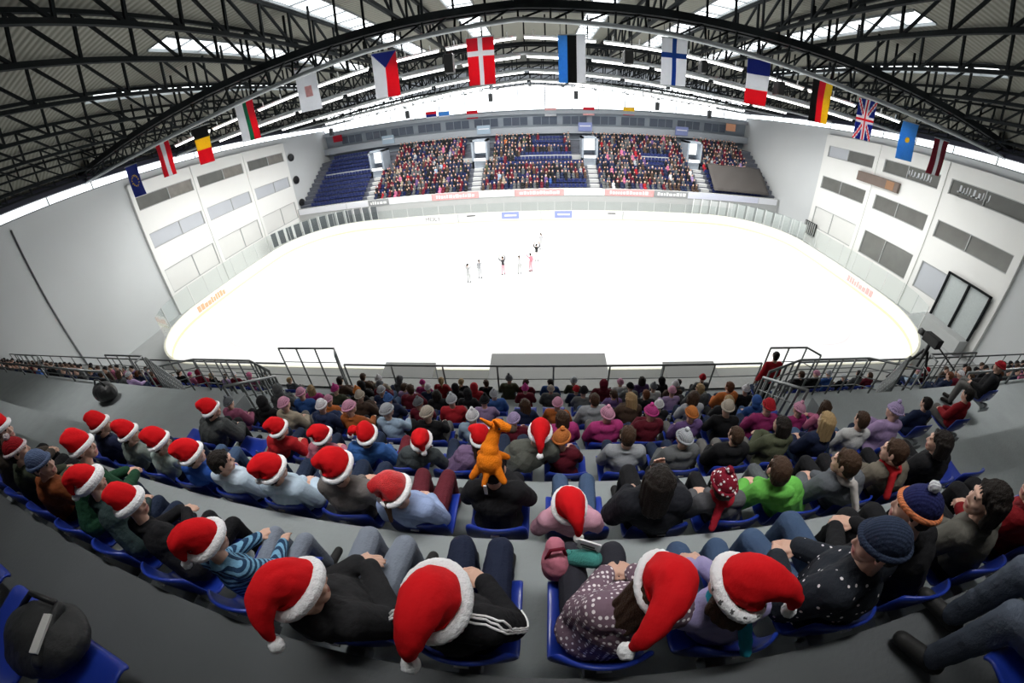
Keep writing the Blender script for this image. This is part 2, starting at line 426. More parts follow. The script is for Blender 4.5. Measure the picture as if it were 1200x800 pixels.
# far stand ---------------------------------------------------------------
NF, FY0, FZ0, FP, FR = 12, 18.6, 3.0, .86, .50
mb = MB()
for i in range(NF): mb.box(-33.9, 33.9, FY0+FP*i, FY0+FP*(i+1)+(.0 if i < NF-1 else 2.5), 0, FZ0+FR*i)
struct(mb, 'far_stand_floor', mat('far_stand_concrete', (.13, .14, .17), .8, var=.08, nscale=1))
mb = MB(); mb.box(-33.9, 33.9, 18.15, 18.6, 0, 3.3); struct(mb, 'parapet_wall', M['concrete_far'])
mb = MB(); mb.box(-34, 34, 31.0, 31.3, 0, 13.2); struct(mb, 'wall_far', M['band'])
mb = MB(); mb.box(-34, 34, 29.6, 31, 9.6, 10.6); mb.box(-34, 34, 30.2, 31, 12.5, 13.0); struct(mb, 'trim_4', mat('pale_gallery_band', (.36, .39, .43), .7))
n = 40
for i in range(14):
    x0 = -31 + i*4.45
    g = MB(); g.box(x0, x0+3.6, 30.9, 30.97, 10.9, 12.1); go = struct(g, 'window_%d' % n, mat('gallery_glass', (.10, .12, .16), .2, var=.2)); n += 1
    f = MB(); f.box(x0-.05, x0+3.65, 30.86, 30.95, 10.82, 10.9); f.box(x0+1.2, x0+1.28, 30.86, 30.95, 10.9, 12.1); f.box(x0+2.4, x0+2.48, 30.86, 30.95, 10.9, 12.1); f.build('window_frame', M['band'], go)
for i in range(17):
    x0 = -34 + i*4
    g = MB(); g.box(x0+.06, x0+3.94, 31.05, 31.12, 13.2, 16.6); go = struct(g, 'window_%d' % (60+i), M['daylight'])
    f = MB(); f.box(x0-.05, x0+.05, 30.98, 31.12, 13.2, 16.6); f.box(x0, x0+4, 30.98, 31.1, 13.1, 13.2); f.build('window_frame', M['steel_grey'], go)
# portals (vomitories) in the far stand
for px_ in (-22.3, -7.2, 7.8, 22.6):
    p = MB(); p.box(px_-1.1, px_-.85, 23.6, 26.5, 5.0, 9.4); p.box(px_+.85, px_+1.1, 23.6, 26.5, 5.0, 9.4); p.box(px_-1.1, px_+1.1, 23.6, 26.5, 9.15, 9.4); p.box(px_-.85, px_+.85, 26.3, 26.5, 5, 9.15)
    p.box(px_-1.1, px_+1.1, 23.6, 26.5, 5.0, 6.5)
    po = struct(p, 'portal_wall', M['band'])
    g = MB(); g.box(px_-.8, px_+.8, 24.9, 24.98, 7.5, 9.05); g.box(px_-.8, px_+.8, 23.4, 23.48, 6.55, 6.9); g.build('lit_opening', M['portal'], po)
    s = MB(); s.box(px_-1.0, px_+1.0, 29.4, 29.55, 9.9, 11.2)
    so = s.build('gallery_sign', mat('pale_blue_sign', (.35, .45, .55), .5) if px_ < 0 else M['blue_ad']); MB().box(px_-.8, px_+.8, 29.36, 29.4, 10.6, 10.75).build('sign_panel', M['ad_white'], so)
    tag(so, {-22.3: 'small sign board above the stairway beside the empty blue seats', -7.2: 'pale blue sign board above the stairway at centre of far stand', 7.8: 'dark blue sign board above the stairway at centre of far stand', 22.6: 'sign board above the stairway beside the grey net'}[px_], 'sign')
# far aisles as pale stair strips
mb = MB()
for ax in (-22.2, -7.4, 8.0, 23.0):
    for i in range(6): mb.box(ax-.6, ax+.6, FY0+FP*i-.02, FY0+FP*(i+1), FZ0+FR*i-.3, FZ0+FR*i+.06)
struct(mb, 'aisle_floor', mat('pale_stair', (.52, .53, .53), .8))
# low dividing wall between lower and upper far tiers
mb = MB()
for a, b_ in ((-31.5, -23.4), (-19.5, -8.4), (-6, 6.8), (9.2, 21.4), (24, 31.5)): mb.box(a, b_, 24.55, 24.62, 6.2, 6.9)
struct(mb, 'tier_wall', M['concrete_far'])
# grey net over the corner block
nm = bpy.data.materials.new('grey_net'); nm.use_nodes = True; nt = nm.node_tree; b = nt.nodes['Principled BSDF']; b.inputs['Base Color'].default_value = (.10, .09, .085, 1); b.inputs['Roughness'].default_value = .9; b.inputs['Alpha'].default_value = .82
mb = MB(); vs = []; nx, ny = 14, 8
for j in range(ny+1):
    for i in range(nx+1):
        x = 23.9+8.5*i/nx + .6*j/ny; y = 18.5+4.6*j/ny; vs.append((x, y, 3.4+2.9*j/ny+.12*math.sin(i*1.3)*math.sin(j*1.1)+.3))
o = MB().add(vs, [(j*(nx+1)+i, j*(nx+1)+i+1, (j+1)*(nx+1)+i+1, (j+1)*(nx+1)+i) for j in range(ny) for i in range(nx)]).build('seat_net', nm, smooth=True)
sd = o.modifiers.new('s', 'SOLIDIFY'); sd.thickness = .03
tag(o, 'grey net cover stretched over the corner seats of the far stand', 'net')

# back wall and back of hall behind the camera
mb = MB(); mb.box(-34, 34, -46.3, -46, 0, 18); struct(mb, 'wall_back', M['wall'])

# near stand --------------------------------------------------------------
RY = lambda k_: -28.25+.93*k_          # seat pan centre of a row (0 = nearest the walkway)
RZ = lambda k_: 9.72-.66*k_
NEARX = 33.9
VX0 = 4.75                              # where the stairwell blocks start
mb = MB()
mb.box(-NEARX, NEARX, -29.55, RY(0)-.262, 0, 10.36)                     # walkway
for j in range(1, 12): mb.box(-NEARX, NEARX, -29.55-.93*j, -29.55-.93*(j-1), 0, 10.36+.55*j)
for k_ in range(0, 8):
    y0, y1 = RY(k_)-.262, RY(k_+1)-.262
    if k_ == 7: y1 += .15
    if k_ in (2, 3, 4): mb.box(-VX0, VX0+.6, y0, y1, 0, RZ(k_))
    else: mb.box(-NEARX, NEARX, y0, y1, 0, RZ(k_))
mb.box(-NEARX, NEARX, RY(8)-.15, -20.6, 0, 4.6)
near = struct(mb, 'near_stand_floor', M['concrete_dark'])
# pale nosing strips on the treads
mb = MB()
for k_ in range(0, 8):
    y1 = RY(k_+1)-.262
    if k_ in (2, 3, 4): mb.box(-VX0, VX0+.6, y1-.91, y1+.002, RZ(k_)-.02, RZ(k_)+.006)
    else: mb.box(-NEARX, NEARX, y1-.91, y1+.002, RZ(k_)-.02, RZ(k_)+.006)
struct(mb, 'trim_5', M['concrete'])
# front ledge + parapet of the near stand
mb = MB(); mb.box(-NEARX, NEARX, -21.0, -20.4, 3.0, 5.1); mb.box(-NEARX, NEARX, -20.6, -20.4, 0, 3.0); struct(mb, 'parapet_wall', mat('ledge_concrete', (.42, .43, .42), .7))
# stairwell blocks
for sx in (-1, 1):
    xa = VX0 if sx < 0 else VX0+.6
    x0, x1 = sorted((sx*xa, sx*NEARX))
    mb = MB(); mb.box(x0, x1, RY(2)-.262, -24.75, 7.6, 8.25); mb.box(x0, x1, -24.95, -24.75, 3, 7.7)
    struct(mb, 'stairwell_block_floor', M['concrete'])
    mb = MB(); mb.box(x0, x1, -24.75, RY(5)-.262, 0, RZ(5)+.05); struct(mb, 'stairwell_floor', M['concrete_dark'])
# ================================================================== ROOF
def zroof(x):
    a = abs(x)
    return 17.2+2.3*(1-(a/30)**2) if a <= 30 else 17.2-2.4*(a-30)/4.2
SKX = [.7+s*v for v in (4.4, 10.9, 17.3, 23.8) for s in (-1, 1)]; SKW = .8; SY0, SY1 = -13.5, 13.0
xs = sorted(set([round(v, 3) for v in list(np.linspace(-34.2, 34.2, 58)) if all(abs(v-q) > SKW+.05 for q in SKX)] + [round(q+s*SKW, 3) for q in SKX for s in (-1, 1)]))
mb = MB(); ys = [-46.3, SY0, SY1, 31.3]
for i in range(len(xs)-1):
    for j in range(3):
        xm = (xs[i]+xs[i+1])/2
        if j == 1 and any(abs(xm-q) < SKW for q in SKX): continue
        x0, x1 = xs[i], xs[i+1]
        mb.add([(x0, ys[j], zroof(x0)), (x1, ys[j], zroof(x1)), (x1, ys[j+1], zroof(x1)), (x0, ys[j+1], zroof(x0))], [(0,1,2,3)])
roof = struct(mb, 'ceiling', M['deck'])
sd = roof.modifiers.new('s', 'SOLIDIFY'); sd.thickness = -.12
for i, q in enumerate(sorted(SKX)):
    mb = MB(); mb.add([(q-SKW, SY0, zroof(q-SKW)+.06), (q+SKW, SY0, zroof(q+SKW)+.06), (q+SKW, SY1, zroof(q+SKW)+.06), (q-SKW, SY1, zroof(q-SKW)+.06)], [(0,1,2,3)])
    so = struct(mb, 'window_%d' % (80+i), M['skylight'])
    f = MB()
    for y in np.arange(SY0, SY1+.1, 1.7): f.bar((q-SKW, y, zroof(q-SKW)-.02), (q+SKW, y, zroof(q+SKW)-.02), .05, .08)
    for s in (-1, 1): f.bar((q+s*SKW, SY0, zroof(q+s*SKW)-.04), (q+s*SKW, SY1, zroof(q+s*SKW)-.04), .08, .16)
    f.build('window_frame', M['steel_grey'], so)

# lattice trusses running from the stand across the ice
def lattice(y0, y1, step, bot, top, wc, ww):
    mb = MB(); n = int(round((y1-y0)/step))
    mb.bar(bot(y0), bot(y1), wc); mb.bar(top(y0), top(y1), wc)
    for i in range(n+1):
        y = y0+(y1-y0)*i/n; mb.bar(bot(y), top(y), ww)
        if i < n:
            yn = y0+(y1-y0)*(i+1)/n
            mb.bar(top(y), bot(yn), ww)
    return mb
for s in (-1, 1):
    for v, dp in ((6.4, 1.7), (11.8, 1.75), (14.6, 1.75), (18.6, 1.75), (22.8, 1.75), (26.6, 1.7)):
        x = .7+s*v; zt = zroof(x)-.22
        mb = lattice(-45, 29.5, 2.3, lambda y: (x, y, zt-dp), lambda y: (x, y, zt), .17, .11)
        mb.build('truss_beam', M['steel'], kind='structure')
# dark eaves purlins
for s in (-1, 1):
    for v, z in ((29.6, 15.6), (31.4, 15.0), (33.2, 14.6)):
        x = s*v; mb = lattice(-45, 30, 1.9, lambda y: (x, y, z), lambda y: (x, y, min(z+1.3, zroof(x)-.1)), .13, .09)
        mb.build('purlin_beam', M['steel'], kind='structure')
# curved girders across the hall
def cz(tab, x):
    a = abs(x)
    for (a0, z0), (a1, z1) in zip(tab, tab[1:]):
        if a <= a1: return z0+(z1-z0)*(a-a0)/(a1-a0)
    return tab[-1][1]
TOP = [(0, 17.35), (7, 17.05), (12, 16.75), (18, 16.4), (26, 15.75), (34, 14.95)]
BOT = [(0, 16.72), (7.5, 16.15), (12.6, 15.6), (18, 15.05), (25, 14.6), (34, 14.2)]
GY = [-9.5, .5, 10.5, 20.5, 29.6]
for gy in GY:
    mb = MB(); X = np.linspace(-33.9, 33.9, 47)
    heavy = gy < -5
    for i in range(len(X)-1):
        a, b_ = X[i], X[i+1]
        for dy in (-.28, .28): mb.bar((a, gy+dy, cz(TOP, a)), (b_, gy+dy, cz(TOP, b_)), .3 if heavy else .2, .36 if heavy else .24)
        mb.bar((a, gy, cz(TOP, a)+.02), (b_, gy, cz(TOP, b_)+.02), .5, .12)
        mb.bar((a, gy, cz(BOT, a)), (a, gy+(.28 if i % 2 else -.28), cz(TOP, a)), .09)
        mb.bar((a, gy, cz(BOT, a)), (b_, gy+(.28 if i % 2 else -.28), cz(TOP, b_)), .09)
        mb.bar((a, gy, cz(TOP, a)), (a, gy, zroof(a)-.1), .1)
    g = mb.build('roof_beam', M['steel'], kind='structure')
    p = MB(); p.tube([(a, gy, cz(BOT, a)) for a in X], .13, 10); p.build('lower_pipe', M['steel_grey'], g, smooth=True)
# rows of long white lamps under the girders
first = None; nl = 0
for ri, (ly, dz) in enumerate(((-4.6, .15), (.5, -.22), (10.5, -.22), (20.5, -.22), (28.4, -.1))):
    for i in range(12):
        xa, xb = -27.5+i*4.6, -27.5+i*4.6+4.2
        za, zb = cz(BOT, xa)+dz, cz(BOT, xb)+dz
        L = math.hypot(xb-xa, zb-za)
        rowname = ['first', 'second', 'third', 'fourth', 'last'][ri]
        lab = 'white strip lamp under the roof, %s row, %s lamp from the tripod end' % (rowname, ORD[12-i])
        if first is None:
            first = thing('strip_lamp', lab, 'lamp', (0,0,0), 0, 'strip lamps under the roof girders')
            mb = MB(); mb.box(-2.1, 2.1, -.13, .13, 0, .1); mb.box(-.03, .03, -.03, .03, .1, .45); mb.box(-1.6, -1.54, -.03, .03, .1, .4); mb.box(1.54, 1.6, -.03, .03, .1, .4)
            mb.build('housing', M['white'], first)
            mb = MB(); mb.tube([(-2.05, 0, -.05), (2.05, 0, -.05)], .06, 8); mb.build('tube', M['tube'], first)
            o = first
        else: o = dup(first, (0,0,0), 0, lab, 'strip lamps under the roof girders', tree=ftree)
        if nl == 0: ftree = [(c, []) for c in kids(first)]
        o.location = ((xa+xb)/2, ly, (za+zb)/2); o.rotation_euler = (0, -math.atan2(zb-za, xb-xa), 0)
        nl += 1
        ld = bpy.data.lights.get('strip_lamp_light')
        if ld is None:
            ld = bpy.data.lights.new('strip_lamp_light', 'AREA'); ld.shape = 'RECTANGLE'; ld.size = 4.1; ld.size_y = .22; ld.energy = LAMP_W; ld.color = (1, .99, .96); ld.spread = R(165)
        if ri < 4:
            lo = link('lamp_glow', ld, o); lo.location = (0, 0, -.13)

for i, (x, y) in enumerate(((-1.9, -26.9), (2.5, -26.9), (-9.6, -25.0), (10.4, -25.0))):  # unseen lamps added to brighten the near crowd and grey blocks
    o = dup(first, (x, y, 16.6), 0, 'added unseen strip lamp brightening the near stand, %s of four' % ORD[i+1], 'added fill lamps over the near stand', tree=ftree)
    ld = bpy.data.lights.get('stand_fill_light')
    if ld is None:
        ld = bpy.data.lights.new('stand_fill_light', 'AREA'); ld.shape = 'RECTANGLE'; ld.size = 4.1; ld.size_y = .22; ld.energy = STAND_W; ld.color = (1, .99, .97); ld.spread = R(STAND_SPREAD)
    lo = link('lamp_glow', ld, o); lo.location = (0, 0, -.13)

# hanging loudspeakers
for (x, y, z, w_, h_, lab) in ((-4.9, -2, 16.0, .62, 1.25, 'large black loudspeaker hanging beside the red flag with the white cross'), (6.75, -2, 16.05, .6, .9, 'black loudspeaker hanging between the blue black white flag and the blue cross flag'),
        (11.9, -2, 15.85, .4, .85, 'small black loudspeaker hanging just beyond the blue cross flag'), (17.9, -2, 15.2, .55, .95, 'black loudspeaker hanging close beside the tricolour of blue white red')):
    q_ = .82; x = .69+(x-.69)*q_; z = 12.11+(z-12.11)*q_; y = -6.8; w_ *= q_; h_ *= q_
    t = thing('loudspeaker', lab, 'speaker', (x, y, z), 0, 'loudspeakers hung from the roof')
    mb = MB(); mb.box(-w_/2, w_/2, -.3, .3, -h_/2, h_/2); mb.build('cabinet', M['black'], t, bevel=.04)
    mb = MB(); mb.box(-w_*.42, w_*.42, -.33, -.3, -h_*.44, h_*.44); mb.build('grille', mat('speaker_grille', (.03, .03, .03), .8, bump=.5, bscale=200), t)
    MB().box(-w_*.4, -w_*.34, -.05, .05, h_/2, 1.4).build('hanger', M['steel'], t); MB().box(w_*.34, w_*.4, -.05, .05, h_/2, 1.4).build('hanger', M['steel'], t)
for x, who in ((-31.5, ''), (-18.4, ''), (-5.8, ''), (6.4, ''), (18.3, ''), (26.5, '')):
    who = {-31.5: 'at the end beside the oval wall speakers', -18.4: 'second along from the oval wall speakers', -5.8: 'third along from the oval wall speakers', 6.4: 'fourth along from the oval wall speakers', 18.3: 'fifth along from the oval wall speakers', 26.5: 'above the grey seat net'}[x]
    t = thing('floodlight', 'small dark floodlight before the far clerestory, ' + who, 'lamp', (x, 28.8, cz(BOT, x)-.2), 0, 'floodlights before the clerestory')
    mb = MB(); mb.box(-.3, .3, -.2, .2, -1.5, -.35); mb.build('housing', mat('dark_grey_metal', (.07, .075, .08), .5), t, bevel=.03)
    mb = MB(); mb.box(-.05, .05, -.05, .05, -.35, .2); mb.build('bracket', M['steel_grey'], t)

# ================================================================== FLAGS
FH, FW = 2.65, 1.5
def wavey(x, z, ph): return .07*math.sin(3.1*x+ph+.8*z)+.05*math.sin(1.7*z+ph*2)
def flag(px, py, lab, paint, rz=0.0, w=FW, h=FH, ztop=None, yplane=-6.0, squeeze=1.0, cat='flag', grp='hanging flags over the ice'):
    d = ray(px, py); t = (yplane-CAM.y)/d.y; p = CAM+d*t
    o = thing('flag', lab, cat, (p.x, yplane, p.z), rz, grp)
    nx, nz = 24, 36; mb = MB(); vs = []; ph = random.random()*6
    for j in range(nz+1):
        for i in range(nx+1):
            x = -w/2+w*i/nx; z = -h*j/nz; vs.append((x, wavey(x, z, ph)*(j/nz)**.5, z))
    mats_ = []
    for j in range(nz):
        for i in range(nx):
            m_ = paint((i+.5)/nx, (j+.5)/nz)
            if m_ not in mats_: mats_.append(m_)
            mb.m = mats_.index(m_); mb.add([], [])
            mb.f.append((j*(nx+1)+i, j*(nx+1)+i+1, (j+1)*(nx+1)+i+1, (j+1)*(nx+1)+i)); mb.mi.append(mb.m)
    mb.v = vs
    c = mb.build('cloth', mats_, o, smooth=True); sd = c.modifiers.new('s', 'SOLIDIFY'); sd.thickness = .012; sd.offset = 0
    MB().tube([(-w/2-.06, 0, .02), (w/2+.06, 0, .02)], .03).build('top_rod', M['steel_grey'], o, smooth=True)
    for s in (-1, 1): MB().tube([(s*w*.42, 0, .02), (s*w*.42, 0, max(.3, cz(TOP, p.x)+.6-p.z))], .012, 6).build('cord', M['steel'], o)
    return o
W_, RD, BL, BK, YL, GN, SK, CR = M['fwhite'], M['red'], M['blue'], M['fblack'], M['yellow'], M['green'], M['sky'], M['cross']
flag(153, 194, 'dark blue flag hanging at the end of the row by the plain grey wall', lambda u, v: YL if abs(math.hypot((u-.5)*1.5, (v-.5)*2.65)-.45) < .07 and int((math.atan2(v-.5, u-.5)+4)*6) % 2 else BL, R(7))
flag(189, 167, 'red flag with a white stripe down its middle', lambda u, v: W_ if abs(u-.5) < .17 else RD, R(7))
flag(233, 149, 'hanging flag in black, yellow and red', lambda u, v: BK if v < .3 else (YL if v < .62 else RD), R(5))
flag(285, 119, 'flag of white, green and red upright bands with dark folds', lambda u, v: W_ if u < .4 else (M['green'] if u < .62 else RD), R(5))
flag(357, 80, 'white flag with a small pinkish emblem in its middle', lambda u, v: M['pinkad'] if abs(u-.5) < .18 and abs(v-.55) < .12 else W_, R(1))
flag(449, 61, 'flag of white and red with a blue wedge at its top', lambda u, v: BL if v < .33*(1-abs(2*u-1))+.02 else (W_ if u < .5 else RD), R(1))
flag(562, 44, 'red flag with a white cross', lambda u, v: W_ if abs(u-.5) < .09 or abs(v-.33) < .05 else RD, 0)
flag(670, 41, 'flag of blue, black and white upright bands', lambda u, v: SK if u < .34 else (BK if u < .66 else W_), R(-1))
flag(791, 45, 'white flag with a dark blue cross', lambda u, v: CR if abs(u-.5) < .09 or abs(v-.36) < .05 else W_, R(-2))
flag(890, 70, 'hanging tricolour of blue, white and red', lambda u, v: BL if v < .34 else (W_ if v < .67 else RD), R(-2))
flag(965, 94, 'flag of black, red and golden upright bands', lambda u, v: BK if u < .32 else (RD if u < .66 else YL), R(-4))
def uk(u, v):
    if abs(u-.5) < .06 or abs(v-.5) < .035: return RD
    if abs(u-.5) < .12 or abs(v-.5) < .07: return W_
    d = min(abs(u-v), abs(u-(1-v)))
    return RD if d < .035 else (W_ if d < .1 else BL)
flag(1018, 117, 'red, white and blue flag with crossing stripes', uk, R(-7))
flag(1068, 144, 'plain light blue flag', lambda u, v: YL if math.hypot((u-.5)*1.5, (v-.45)*2.65) < .2 else SK, R(-7))
flag(1104, 164, 'maroon and white striped flag at the end of the row near the windows', lambda u, v: M['maroon'] if u < .38 or u > .62 else W_, R(-7))
for i, (px, py, ms, lab) in enumerate(((395, 158, [RD], 'tiny red pennant above the empty blue seats'), (505, 131, [RD, BL, W_], 'tiny red and blue banner on the far gallery'), (553, 130, [RD], 'tiny red banner over the first sign on the far gallery'), (645, 127, [M['pinkad'], W_], 'tiny pink banner at the middle of the far gallery'),
        (690, 126, [RD, M['pinkad']], 'tiny red banner above the dark blue gallery sign'), (737, 126, [YL, RD], 'tiny yellow topped red banner on the far gallery'), (857, 145, [M['orange_ad']], 'tiny orange banner where the far wall meets the side wall'), (520, 131, [SK, W_], 'tiny pale blue banner on the far gallery'))):
    flag(px, py, lab, (lambda u, v, ms=ms: ms[min(len(ms)-1, int(v*len(ms)))]), 0, 1.7, 1.15, yplane=30.3, cat='banner', grp='small banners on the far gallery')

# ================================================================== BOARDS
def path_rr(hx, hy, r): return rrect(hx, hy, r, 16)
def wall_strip(name, off0, off1, z0, z1, m, parent=None, kind=None):
    a = path_rr(30+off0, 15+off0, 8.5+off0); b_ = path_rr(30+off1, 15+off1, 8.5+off1); n = len(a)
    mb = MB(); mb.add([(x, y, z0) for x, y in a]+[(x, y, z1) for x, y in a]+[(x, y, z0) for x, y in b_]+[(x, y, z1) for x, y in b_],
        [f for i in range(n) for j in [(i+1) % n] for f in ((i, n+i, n+j, j), (2*n+i, 2*n+j, 3*n+j, 3*n+i), (n+i, 3*n+i, 3*n+j, n+j), (i, j, 2*n+j, 2*n+i))])
    return mb.build(name, m, parent, kind=kind)
bd = thing('rink_boards', 'white rounded dasher boards running all round the ice', 'boards')
wall_strip('board_panel', 0.02, .12, .22, 1.17, M['board'], bd)
wall_strip('kick_plate', 0.0, .13, 0, .22, M['kick'], bd)
wall_strip('cap_rail', -.01, .15, 1.17, 1.23, mat('cream_cap_rail', (.82, .80, .66), .4), bd)
# prints on the boards
def ad(mb, p0, p1, z0, z1, off=.012):
    (x0, y0), (x1, y1) = p0, p1; d = Vector((x1-x0, y1-y0, 0)).normalized(); n = Vector((-d.y, d.x, 0))
    c = Vector(((x0+x1)/2, (y0+y1)/2, 0))
    if n.dot(-c) < 0: n = -n
    n *= off
    mb.add([(x0+n.x, y0+n.y, z0), (x1+n.x, y1+n.y, z0), (x1+n.x, y1+n.y, z1), (x0+n.x, y0+n.y, z1)], [(0,1,2,3)])
for nm_, m_, p0, p1, z0, z1 in (('printed_panel', M['blue_ad'], (-3.8, 15), (-1.7, 15), .35, 1.2), ('printed_panel', M['blue_ad'], (2.6, 15), (4.7, 15), .35, 1.2)):
    mb = MB(); ad(mb, p0, p1, z0, z1, .03); po = mb.build(nm_, m_, bd); mb = MB(); ad(mb, (p0[0]+.35, 15), (p1[0]-.3, 15), .68, .86, .04); mb.build('white_bar', M['white'], po)
for p0, p1 in (((-8.1, 15), (-7.0, 15)), ((9.0, 15), (10.0, 15))):
    mb = MB(); ad(mb, p0, p1, .82, .98, .03); mb.build('printed_panel', M['dark_ad'], bd)
for x in (-9.2, .95, 10.9):
    mb = MB(); mb.box(x-.09, x+.09, 14.93, 15.0, .15, 1.2); mb.build('gate_post', M['frame'], bd)
def text_on(txt, size, loc, rot, m, name, parent):
    cu = bpy.data.curves.new(name, 'FONT'); cu.body = txt; cu.size = size; cu.align_x = 'CENTER'; cu.align_y = 'CENTER'; cu.extrude = .004
    o = bpy.data.objects.new(name, cu)
    me = evaluated(o); me.materials.clear(); me.materials.append(m)
    t = link(name, me, parent); t.location = loc; t.rotation_euler = rot; return t
text_on('MOLY', .75, (-12.4, 14.97, .72), (R(90), 0, 0), M['dark_ad'], 'lettering', bd)
# side prints: blurred unreadable sponsor strips, as blocks of colour and strokes
for sx, y0, y1, m_ in ((-1, -6.6, -2.4, M['orange_ad']), (1, -5.0, -1.2, mat('pink_print', (.86, .42, .40), .6, var=.15, nscale=4))):
    mb = MB(); yy = y0; random.seed(5)
    while yy < y1-.2:
        wd = random.choice((.22, .3, .38)); mb.box(*sorted((sx*29.985, sx*30.02)), yy, yy+wd, .38, random.choice((.95, .95, .8))); yy += wd+.1
    mb.build('lettering', m_, bd)
# glass panels with posts
gl0 = thing('glass_panel', 'tmp', 'glass panel'); mb = MB(); mb.box(-.98, .98, -.008, .008, .02, 1.0); mb.build('pane', GLASS, gl0)
mb = MB(); mb.box(-1.01, -.985, -.02, .02, 0, 1.02); mb.build('post', mat('pale_alloy', (.62, .63, .62), .4), gl0)
mb = MB(); mb.box(-1.0, 1.0, -.02, .02, 0, .03); mb.build('lower_channel', M['frame'], gl0); gt = [(c, []) for c in kids(gl0)]
gp = path_rr(30.07, 15.07, 8.57); seglen = [0]
for i in range(len(gp)):
    a, b_ = gp[i], gp[(i+1) % len(gp)]; seglen.append(seglen[-1]+math.hypot(a[0]-b_[0], a[1]-b_[1]))
tot = seglen[-1]; ng = int(tot/2.0); used = False; idx = 0
for i in range(ng):
    s = (i+.5)*tot/ng; j = max(q for q in range(len(gp)) if seglen[q] <= s); t = (s-seglen[j])/(seglen[j+1]-seglen[j]); a, b_ = gp[j], gp[(j+1) % len(gp)]
    x, y = a[0]+(b_[0]-a[0])*t, a[1]+(b_[1]-a[1])*t
    if y < -11.5: continue                       # open in front of the benches
    idx += 1
    lab = 'clear glass panel with grey post on the boards, %s along from the tripod corner' % ORD[idx]
    o = gl0 if not used else dup(gl0, (0,0,0), 0, lab, None, tree=gt)
    used = True; o['label'] = lab; o['group'] = 'glass panels on the rink boards'
    o.location = (x, y, 1.22); o.rotation_euler = (0, 0, math.atan2(b_[1]-a[1], b_[0]-a[0])); zs = 1.9 if abs(x) > 24 else 1.1
    o.scale = (tot/ng/2.02, 1, zs)
# panels behind the curved corners; dark ones paint the gloom under the stand
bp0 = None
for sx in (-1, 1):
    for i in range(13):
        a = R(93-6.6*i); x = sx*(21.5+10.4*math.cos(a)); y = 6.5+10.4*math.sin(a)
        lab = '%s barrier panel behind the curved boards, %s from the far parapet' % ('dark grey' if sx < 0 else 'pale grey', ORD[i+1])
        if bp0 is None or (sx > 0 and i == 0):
            bp0 = thing('barrier_panel', lab, 'barrier'); m_ = mat('shade_dark_barrier', (.11, .12, .13), .6) if sx < 0 else mat('pale_barrier', (.55, .57, .57), .6)
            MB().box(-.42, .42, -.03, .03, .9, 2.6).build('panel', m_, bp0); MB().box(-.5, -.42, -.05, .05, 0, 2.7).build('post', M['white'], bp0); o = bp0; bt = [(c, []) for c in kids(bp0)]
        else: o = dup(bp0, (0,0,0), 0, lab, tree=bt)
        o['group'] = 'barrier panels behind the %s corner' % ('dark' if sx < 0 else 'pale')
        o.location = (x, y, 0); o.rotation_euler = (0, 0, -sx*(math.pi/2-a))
# advert strip on the far parapet: each banner a thing
bx = -33.5
for i, (wd, m_, lab) in enumerate(((8, 'w', 'white banner below the empty blue seats'), (3.4, 'w', 'short white banner next to grey one on far parapet'), (3.0, 'g', 'grey lettered banner on the far parapet'), (6.0, 'w', 'long plain white banner before the pink ones'), (6.2, 'p', 'pink banner below the crowd block by the empty seats on far parapet'), (4.6, 'w', 'white banner between two pink banners'), (6.2, 'p2', 'pink red banner at the middle of far parapet'), (5.2, 'w', 'white banner just past the middle of far parapet'), (6.4, 'p3', 'pink banner before the dark grey one'), (4.6, 'd', 'dark grey banner on the far parapet'), (10.5, 'b', 'long bluish white banner under the far crowd'), (3, 'w', 'last white banner at the netted end'))):
    mm = {'w': M['ad_white'], 'p': M['pinkad'], 'p2': M['pinkad'], 'p3': M['pinkad'], 'g': mat('grey_print', (.3, .31, .32), .6), 'd': mat('grey_print', (.3, .31, .32), .6), 'b': mat('bluish_banner', (.70, .72, .85), .6)}[m_]
    t = thing('banner', lab, 'banner', (bx+wd/2, 18.1, 2.85), 0, 'banners along the far parapet')
    MB().box(-wd/2+.04, wd/2-.04, -.02, .03, -.42, .42).build('sheet', mm, t)
    if m_ not in 'wb':
        mb = MB(); x = -wd*.4; random.seed(i)
        while x < wd*.38:
            q = random.choice((.2, .3, .42)); mb.box(x, x+q, -.03, -.02, -.2, random.choice((.12, .22))); x += q+.12
        mb.build('lettering', M['ad_white'] if m_[0] == 'p' else M['white'], t)
    else:
        MB().box(-wd/2+.04, wd/2-.04, -.025, -.02, -.42, -.37).build('hem', M['frame'], t)
    bx += wd
